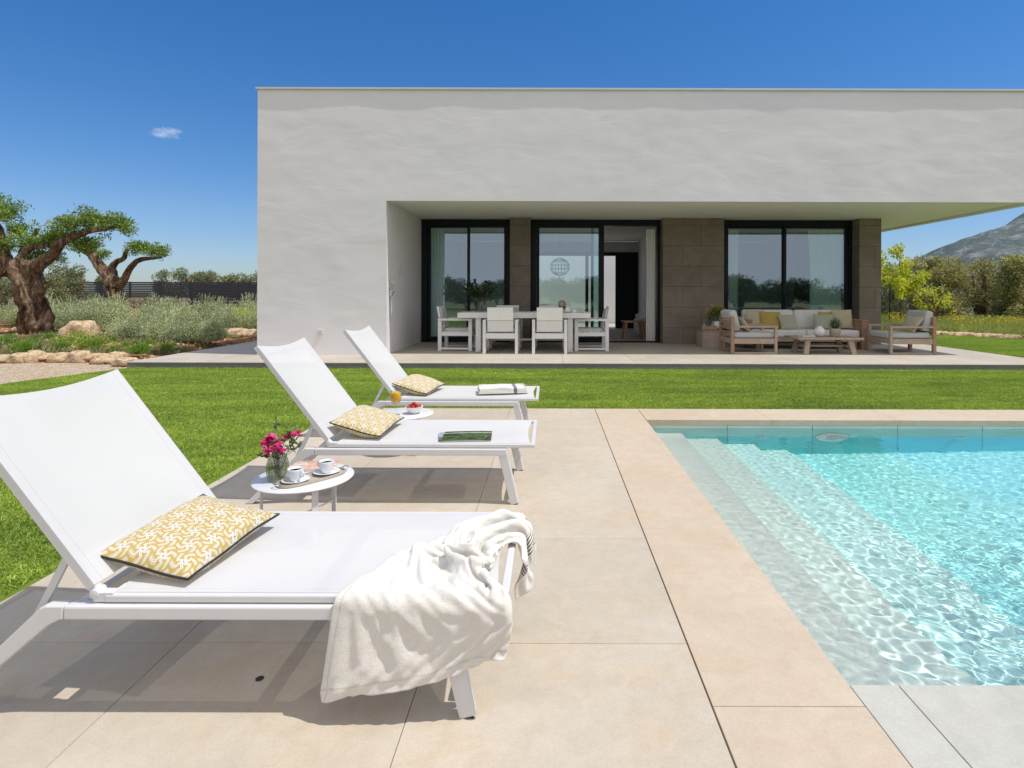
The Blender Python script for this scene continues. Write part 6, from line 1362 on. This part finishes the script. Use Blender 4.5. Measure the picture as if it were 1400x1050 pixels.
for k in range(10): put_lav(-14.2+k*.66+rr_.uniform(-.1,.1), 16.2+rr_.uniform(-.3,.3), rr_.uniform(.42,.80), 'silvery lavender bush, %s from the left in the middle row' % ords[k], k+1)
for k in range(8): put_lav(-10.3+k*.40+rr_.uniform(-.1,.1), 13.5-.12*k+rr_.uniform(-.3,.3), rr_.uniform(.36,.62), 'low silvery lavender bush, %s from the left in the front row by the terrace' % ords[k], k)
# bright green tufts near the stone edging
def make_tuft(seed, n=420, h=.34, spread=.5, mat=M['bright_green']):
    g = np.random.default_rng(seed); a = g.uniform(0,6.28,n); t_ = g.uniform(.05,1.15,n); d = np.stack([np.sin(t_)*np.cos(a),np.sin(t_)*np.sin(a),np.cos(t_)],1)
    l = (h*g.uniform(.5,1.1,n))[:,None]; base = np.stack([g.normal(0,.07,n),g.normal(0,.07,n),np.zeros(n)],1); s_ = np.cross(d,g.normal(size=(n,3))); s_ /= np.linalg.norm(s_,axis=1)[:,None]
    m_ = base+d*l*.55; tip = base+d*l; tip[:,2] -= .04
    V = np.stack([base-s_*.006,base+s_*.006,m_+s_*.008,tip,m_-s_*.008],1).reshape(-1,3)
    F1 = np.arange(len(V)).reshape(-1,5)
    me = np_mesh('blades', V, F1); me.materials.append(mat); return me
tm = make_tuft(4)
tufts = [(8,474),(28,476),(33,482),(68,466),(84,478),(100,473),(118,474),(128,478),(157,480),(190,484),(228,479),(92,462),(150,470),(46,470),(14,466),(204,475),(172,476)]
for k, (a, c_) in enumerate(tufts):
    d_ = 778*1.13/(c_-401); x = (a-751)*d_/778
    r = thing('herb_clump', 'bright green feathery herb clump, %s of those behind the stone edging, counting from the left' % ['first','second','third','fourth','fifth','sixth','seventh','eighth','ninth','tenth','eleventh','twelfth','thirteenth','fourteenth','fifteenth','sixteenth','seventeenth'][sorted(tufts).index((a,c_))], 'plant', (x,d_,.10), rr_.uniform(0,6), 'bright green herb clumps in the garden bed')
    s_ = rr_.uniform(.42,.85); r.scale = (s_,s_,s_*1.05); link(tm, 'blades', r)
# yellow-green shrub at the corner of the house, aloe-like plant
bush('yellow_shrub','small yellow-green shrub beside the left corner of the house','shrub',(-9.25,17.6,.1),.62,.75,M['yellow_leaf'],61,3500,.05,None,False)
for k, (x_, y_, r_, h_, w_) in enumerate([(-12.6,12.3,.34,.34,'left of the boulder'),(-10.2,12.2,.40,.36,'right of the boulder'),(-9.3,11.6,.36,.32,'nearest the terrace corner'),(-8.6,14.4,.42,.45,'in front of the house corner rocks'),(-13.9,12.9,.40,.38,'in front of the big olive trunk')]):
    bush('low_shrub', 'low fresh yellow-green shrub in the bed, '+w_, 'shrub', (x_,y_,.09), r_, h_, M['fresh_leaf'], 140+k, 1500, .05, 'low yellow-green shrubs in the garden bed', False, .1)
# rocks
def rock_mesh(seed, sub=3):
    import bmesh
    bm = bmesh.new(); bmesh.ops.create_icosphere(bm, subdivisions=sub, radius=1)
    for v in bm.verts:
        p = v.co.copy(); n_ = mnoise.noise(p*1.1+Vector((seed,0,0)))*.45+mnoise.noise(p*2.7+Vector((0,seed,0)))*.18+mnoise.noise(p*6+Vector((0,seed,3)))*.06
        v.co = p*(1+n_)
        v.co.x = math.copysign(abs(v.co.x)**.85, v.co.x); v.co.z = math.copysign(abs(v.co.z)**.8, v.co.z)
    me = bpy.data.meshes.new('rock'); bm.to_mesh(me); bm.free(); me.materials.append(M['rock'])
    me.polygons.foreach_set('use_smooth', [True]*len(me.polygons)); return me
rocks = [rock_mesh(s_) for s_ in (1.3,4.7,8.1,12.9)]
def put_rock(x, y, z, sx_, sy_, sz, rz, k, lab, grp, cat='rock', name='edging_rock'):
    o = link(rocks[k % 4], name, loc=(x,y,z)); o.scale = (sx_,sy_,sz); o.rotation_euler = (0,0,rz); tag(o, lab, cat, grp); return o
er = [(6,493,.34),(28,493,.20),(45,492,.22),(66,491,.26),(86,492,.26),(108,492,.28),(125,491,.24),(143,494,.24),(158,493,.18),(172,497,.22)]
for k, (a, c_, w) in enumerate(er):
    d_ = 778*1.2/(c_-401); x = (a-751)*d_/778
    put_rock(x, d_, .06, w*rr_.uniform(.62,.9), .17, .075+.03*(k % 3), rr_.uniform(-.3,.3), k, 'honey-coloured edging rock, %s from the left between gravel and bed' % ords[k], 'rocks edging the gravel path')
put_rock(-11.15,13.5,.30,.33,.26,.27,.4,1,'large pinkish boulder standing in front of the lavender','x','boulder','boulder'); 
bpy.data.objects[-1] if False else None
for o in list(COL.objects):
    if o.name.startswith('boulder'): del o['group']
er2 = [(262,461,.2),(272,459,.2),(284,461,.22),(297,459,.22),(310,461,.2),(322,460,.2),(334,461,.2),(346,461,.2)]
for k, (a, c_, w) in enumerate(er2):
    d_ = 778*1.15/(c_-401); x = (a-751)*d_/778
    put_rock(x, d_, .16, w*1.1, .2, .14, rr_.uniform(-.3,.3), k+1, 'pale rock, %s from the left in the low row beside the house corner' % ords[k], 'rocks in the low row beside the house')

def in_bed(x, y): return y > 10.35 and x < -7.35 and (y > 10.7 or x > -11)
def scatter(name, pts, me_list, mat_scale, label, cat, kind='stuff', seed=0):
    """geometry-node scatter of small tufts: one object"""
    base = bpy.data.meshes.new(name); base.from_pydata(pts, [], [])
    o = bpy.data.objects.new(name, base); COL.objects.link(o); o['label'] = label; o['category'] = cat; o['kind'] = kind
    src = bpy.data.objects.new(name+'_source', me_list)
    hid = bpy.data.collections.get('sources') or bpy.data.collections.new('sources'); hid.objects.link(src)
    ng = bpy.data.node_groups.new(name+'_nodes', 'GeometryNodeTree')
    ng.interface.new_socket('Geometry', in_out='INPUT', socket_type='NodeSocketGeometry'); ng.interface.new_socket('Geometry', in_out='OUTPUT', socket_type='NodeSocketGeometry')
    gi = ng.nodes.new('NodeGroupInput'); go = ng.nodes.new('NodeGroupOutput'); oi = ng.nodes.new('GeometryNodeObjectInfo'); oi.inputs['Object'].default_value = src; oi.inputs['As Instance'].default_value = True
    ip = ng.nodes.new('GeometryNodeInstanceOnPoints'); rv = ng.nodes.new('FunctionNodeRandomValue'); rv.data_type = 'FLOAT_VECTOR'
    rv.inputs[0].default_value = (-.12,-.12,0); rv.inputs[1].default_value = (.12,.12,6.283)
    rs_ = ng.nodes.new('FunctionNodeRandomValue'); rs_.data_type = 'FLOAT'; rs_.inputs[2].default_value = mat_scale[0]; rs_.inputs[3].default_value = mat_scale[1]; rs_.inputs['Seed'].default_value = 3
    ng.links.new(gi.outputs[0], ip.inputs['Points']); ng.links.new(oi.outputs['Geometry'], ip.inputs['Instance']); ng.links.new(rv.outputs[0], ip.inputs['Rotation']); ng.links.new(rs_.outputs[1], ip.inputs['Scale'])
    ng.links.new(ip.outputs[0], go.inputs[0]); md = o.modifiers.new('scatter', 'NODES'); md.node_group = ng
    return o
gb = random.Random(31); pts = []
while len(pts) < 1500:
    y = 10.4+7*gb.random()**1.6; x = gb.uniform(-18,-7.4)
    if in_bed(x, y): pts.append((x,y,bedz(x,y)-.004))
scatter('pebbles', pts, rock_mesh(21.0,1), (.008,.05), 'small loose stones lying on the reddish soil of the garden bed', 'pebbles')
pts = []
while len(pts) < 380:
    y = 10.5+5*gb.random()**1.4; x = gb.uniform(-17,-7.5)
    if in_bed(x, y) and mnoise.noise(Vector((x*.9,y*.9,5))) > -.08: pts.append((x,y,bedz(x,y)))
scatter('ground_cover', pts, make_tuft(33, 46, .16, .5, M['ground_cover']), (.5,1.3), 'low grey-green ground cover and weeds between the garden stones', 'ground cover')
pts = [(gb.uniform(-14,-7.1),gb.uniform(6.8,10.2),-.01) for _ in range(2600)]
pts = [p for p in pts if p[0] < lawn_left(min(p[1],9.3))-.05]
scatter('gravel', pts, rock_mesh(25.0,1), (.006,.016), 'loose pale gravel on the path left of the lawn', 'gravel')
# ------------------------------------------------------------------ right-hand garden
er3 = [(1283+k*9.5, 457.5+k*.45) for k in range(14)]
for k, (a, c_) in enumerate(er3):
    d_ = 778*1.25/(c_-1.6-401); x = (a-751)*d_/778
    put_rock(x, d_, .02, .17+.05*(k % 3 == 0), .14, .09, rr_.uniform(-.5,.5), k+2, 'white stone, %s from the left in the line edging the lawn on the right' % ords[k], 'white stones edging the right-hand lawn')
# rough grass behind the white stones
g = random.Random(2)
def meadow_edge(y): return 12.1 + (18-y)*.55
pts = []
while len(pts) < 5200:
    y = g.uniform(13.5,27); x = g.uniform(9,26)
    if y < 19.6 and x < meadow_edge(y)+.25: continue
    if x < 8.8: continue
    pts.append((x,y,-.02))
scatter('meadow_grass', pts, make_tuft(12, 60, .42, .5, M['meadow']), (.5,1.15), 'tall dry yellow-green grass growing behind the white stone line', 'grass', seed=1)
def make_flower_tuft(seed):
    gg = np.random.default_rng(seed); n = 40; p = np.stack([gg.normal(0,.15,n),gg.normal(0,.15,n),gg.uniform(.25,.55,n)],1); o_ = gg.normal(size=(n,3)); o_ /= np.linalg.norm(o_,axis=1)[:,None]
    s_ = np.cross(o_,gg.normal(size=(n,3))); s_ /= np.linalg.norm(s_,axis=1)[:,None]
    V = np.stack([p-o_*.028,p+s_*.025,p+o_*.028,p-s_*.025],1).reshape(-1,3); me = np_mesh('flowers', V, np.arange(len(V)).reshape(-1,4)); me.materials.append(M['meadow_flower']); return me
pts = [(g.uniform(12.5,18), g.uniform(17.5,22), .0) for _ in range(38)]
scatter('meadow_flowers', pts, make_flower_tuft(2), (.6,1.1), 'small yellow flowers dotted through the grass on the right', 'flowers')
# young yellow-green tree tied to a stake
yt = thing('young_tree', 'slender young tree with bright yellow-green leaves beside the last stone pier', 'tree', (13.55,22.0,0))
P, Rr = smooth_path([(0,0,0),(.03,0,.9),(-.02,.05,1.8),(.05,0,3.1)], [.035,.03,.022,.008]); b = MB(); b.tube(P,Rr,8)
gq = random.Random(14); C=[];Q=[];N=[]
for k in range(17):
    a = gq.uniform(0,6.28); z = gq.uniform(.75,2.9); ln = (.95-.22*z)*gq.uniform(.75,1.3)+.1; e = (math.cos(a)*ln,math.sin(a)*ln,z+ln*.45)
    b.tube([(0,0,z-.15),(e[0]*.5,e[1]*.5,z+.08),e],[.012,.008,.004],5)
    for u in (.35,.6,.85,1.05): C.append((e[0]*u,e[1]*u,z-.15+(e[2]-z+.15)*u)); q = gq.uniform(.10,.2); Q.append((q,q,q)); N.append(34)
C += [(.05,0,3.1),(.04,0,2.85),(-.7,0,2.75)]; Q += [(.1,.1,.18)]*3; N += [40]*3
b.build('trunk', M['bark'], yt); leaves_np('crown', C, Q, N, .12, .085, M['yellow_leaf'], yt, 5)
b = MB(); b.tube([(-.45,-.1,0),(-.45,-.1,1.55)],.03,8); o = b.build('stake', M['black']); o.location = (13.55,22,0); tag(o, 'dark stake standing beside the young yellow-green tree', 'stake')
yt2 = [(15.9,23.5,1.5,2.35,M['yellow_leaf'],'low yellowing shrub right of the young tree')]
for (x,y,r_,h_,m_,lab) in yt2: bush('shrub', lab, 'shrub', (x,y,0), .8, 2.0, m_, 71, 900, .11)
row = [(16.3,29,2.3,3.1,'first wild olive of the row on the right, behind the young yellow tree'),(19.6,29.5,2.2,3.35,'second wild olive of the row on the right'),(22.8,30,2.4,3.25,'third wild olive of the row on the right, below the mountain'),(26.4,30.5,2.5,3.5,'fourth wild olive of the row, near the right edge'),(21.6,25.5,1.8,3.3,'tall wild olive at the right edge of the photo, in front of the row'),(14.8,33,2.2,3.0,'dark wild olive seen between the stone pier and the young tree'),(30.5,31,2.6,3.6,'last wild olive of the row, beyond the right edge')]
for k, (x,y,r_,h_,lab) in enumerate(row):
    bush('wild_olive', lab, 'olive tree', (x,y,-.1), r_, h_*1.1, M['wild_olive'] if k % 3 else M['grey_olive'], 80+k, 24000, .13, 'wild olive trees along the right boundary', low=.08)
# chain-link fence
t = NT('chain_link_wire'); v = t.coord(); sp = t.n('SeparateXYZ'); t.l(v, sp.inputs[0])
u1 = t.math('FRACT', t.math('MULTIPLY', t.math('ADD', sp.outputs[0], sp.outputs[2]), 9.0)); u2 = t.math('FRACT', t.math('MULTIPLY', t.math('SUBTRACT', sp.outputs[0], sp.outputs[2]), 9.0))
al = t.math('MAXIMUM', t.math('LESS_THAN', u1, .10), t.math('LESS_THAN', t.math('ABSOLUTE', u2), .10))
t.set((.03,.045,.035), .5, metal=.3, Alpha=al); M['chain'] = t.m
cf = thing('chain_fence', 'dark green chain-link fence in front of the wild olives on the right', 'fence', (12,26,0))
b = MB(); b.add([(-3.5,0,.05),(16,0,.05),(16,0,1.62),(-3.5,0,1.62)], [(0,1,2,3)]); b.build('mesh', M['chain'], cf)
for k in range(7):
    b = MB(); b.tube([(-3+k*3.1-.35,.03,0),(-3+k*3.1-.35,.03,1.72)],.035,8); b.build('post', M['fence_metal'], cf)
# mountain
nx, ny = 150, 46; V = []
for i in range(nx):
    for j in range(ny):
        x = 300+1500*(i/(nx-1)); y = 560+900*(j/(ny-1))
        px_ = 751+778*x/ (620+0*y)   # silhouette design at 620 m
        prof = np.interp(x, [300,470,541,575,620,645,677,740,900,1300,1800], [0,16,46,70,90,94,108,150,200,150,60])
        ridge = math.exp(-((j/(ny-1)-.28)/.22)**2) if j/(ny-1) > .28 else min(1, (j/(ny-1))/.28)**.8
        n_ = mnoise.fractal(Vector((x*.012,y*.012,0)),1.0,2.1,6)
        V.append((x, y, max(-2, prof*ridge + 7*n_*min(1,ridge*prof/30) + 2.5*mnoise.fractal(Vector((x*.05,y*.05,3)),1.0,2.1,4)*min(1,ridge*prof/30) - 1)))
F = [(i*ny+j,(i+1)*ny+j,(i+1)*ny+j+1,i*ny+j+1) for i in range(nx-1) for j in range(ny-1)]
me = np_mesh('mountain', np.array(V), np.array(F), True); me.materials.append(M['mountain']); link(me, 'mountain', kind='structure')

# ------------------------------------------------------------------ trees behind the camera (seen mirrored in the glazing)
back0 = bush('hedge_tree','dark leafy tree far across the garden behind the pool, mirrored in the windows','tree',(-9,-17,0),2.4,3.2,M['dark_leaf'],120,9000,.16,'trees behind the pool, mirrored in the glazing')
rb = random.Random(6)
for k in range(13):
    x = -16+k*3.4+rb.uniform(-.6,.6); s_ = rb.uniform(.75,1.25)
    dup(back0, (x,-18+rb.uniform(-2.5,2),0), rb.uniform(0,6), None, None, (s_*1.2,s_*1.15,s_*.82))

# ------------------------------------------------------------------ lawn blades
def tuft_turf(seed, n=84, size=.06):
    gg = np.random.default_rng(seed); x = gg.uniform(-size,size,n); y = gg.uniform(-size,size,n); a = gg.uniform(0,6.28,n)
    h = gg.uniform(.009,.021,n); w = .0021; lean = gg.uniform(.4,1.9,n)*h; la = gg.uniform(0,6.28,n)
    p = np.stack([x,y,np.zeros(n)],1); s_ = np.stack([np.cos(a),np.sin(a),np.zeros(n)],1)*w
    tip = p+np.stack([np.cos(la)*lean,np.sin(la)*lean,h],1); mid = p+(tip-p)*.55+np.array([0,0,.003])
    V = np.stack([p-s_,p+s_,mid+s_*.8,tip,mid-s_*.8],1).reshape(-1,3); me = np_mesh('blades', V, np.arange(len(V)).reshape(-1,5)); me.materials.append(M['turf']); return me
g = random.Random(77); pts = []
def fill(x0f, x1f, y0, y1, step):
    y = y0
    while y < y1:
        x = x0f(y); e = x1f(y)
        while x < e: pts.append((x+g.uniform(-.5,.5)*step, y+g.uniform(-.5,.5)*step, -.001)); x += step
        y += step
fill(lambda y: lawn_left(y)+.06, lambda y: -2.27, .6, 9.30, .052)
fill(lambda y: -2.2, lambda y: 9.0, 6.22, 9.30, .052)
fill(lambda y: 8.75, lambda y: 12.0+(17.9-y)*.5, 9.3, 19.0, .085)
# keep blades off the paving
pts = [p for p in pts if not (p[0] > -2.25 and p[1] < 6.2)]
scatter('grass', pts, tuft_turf(3), (.85,1.25), 'short bright green lawn grass around the deck and terrace', 'grass', seed=9)
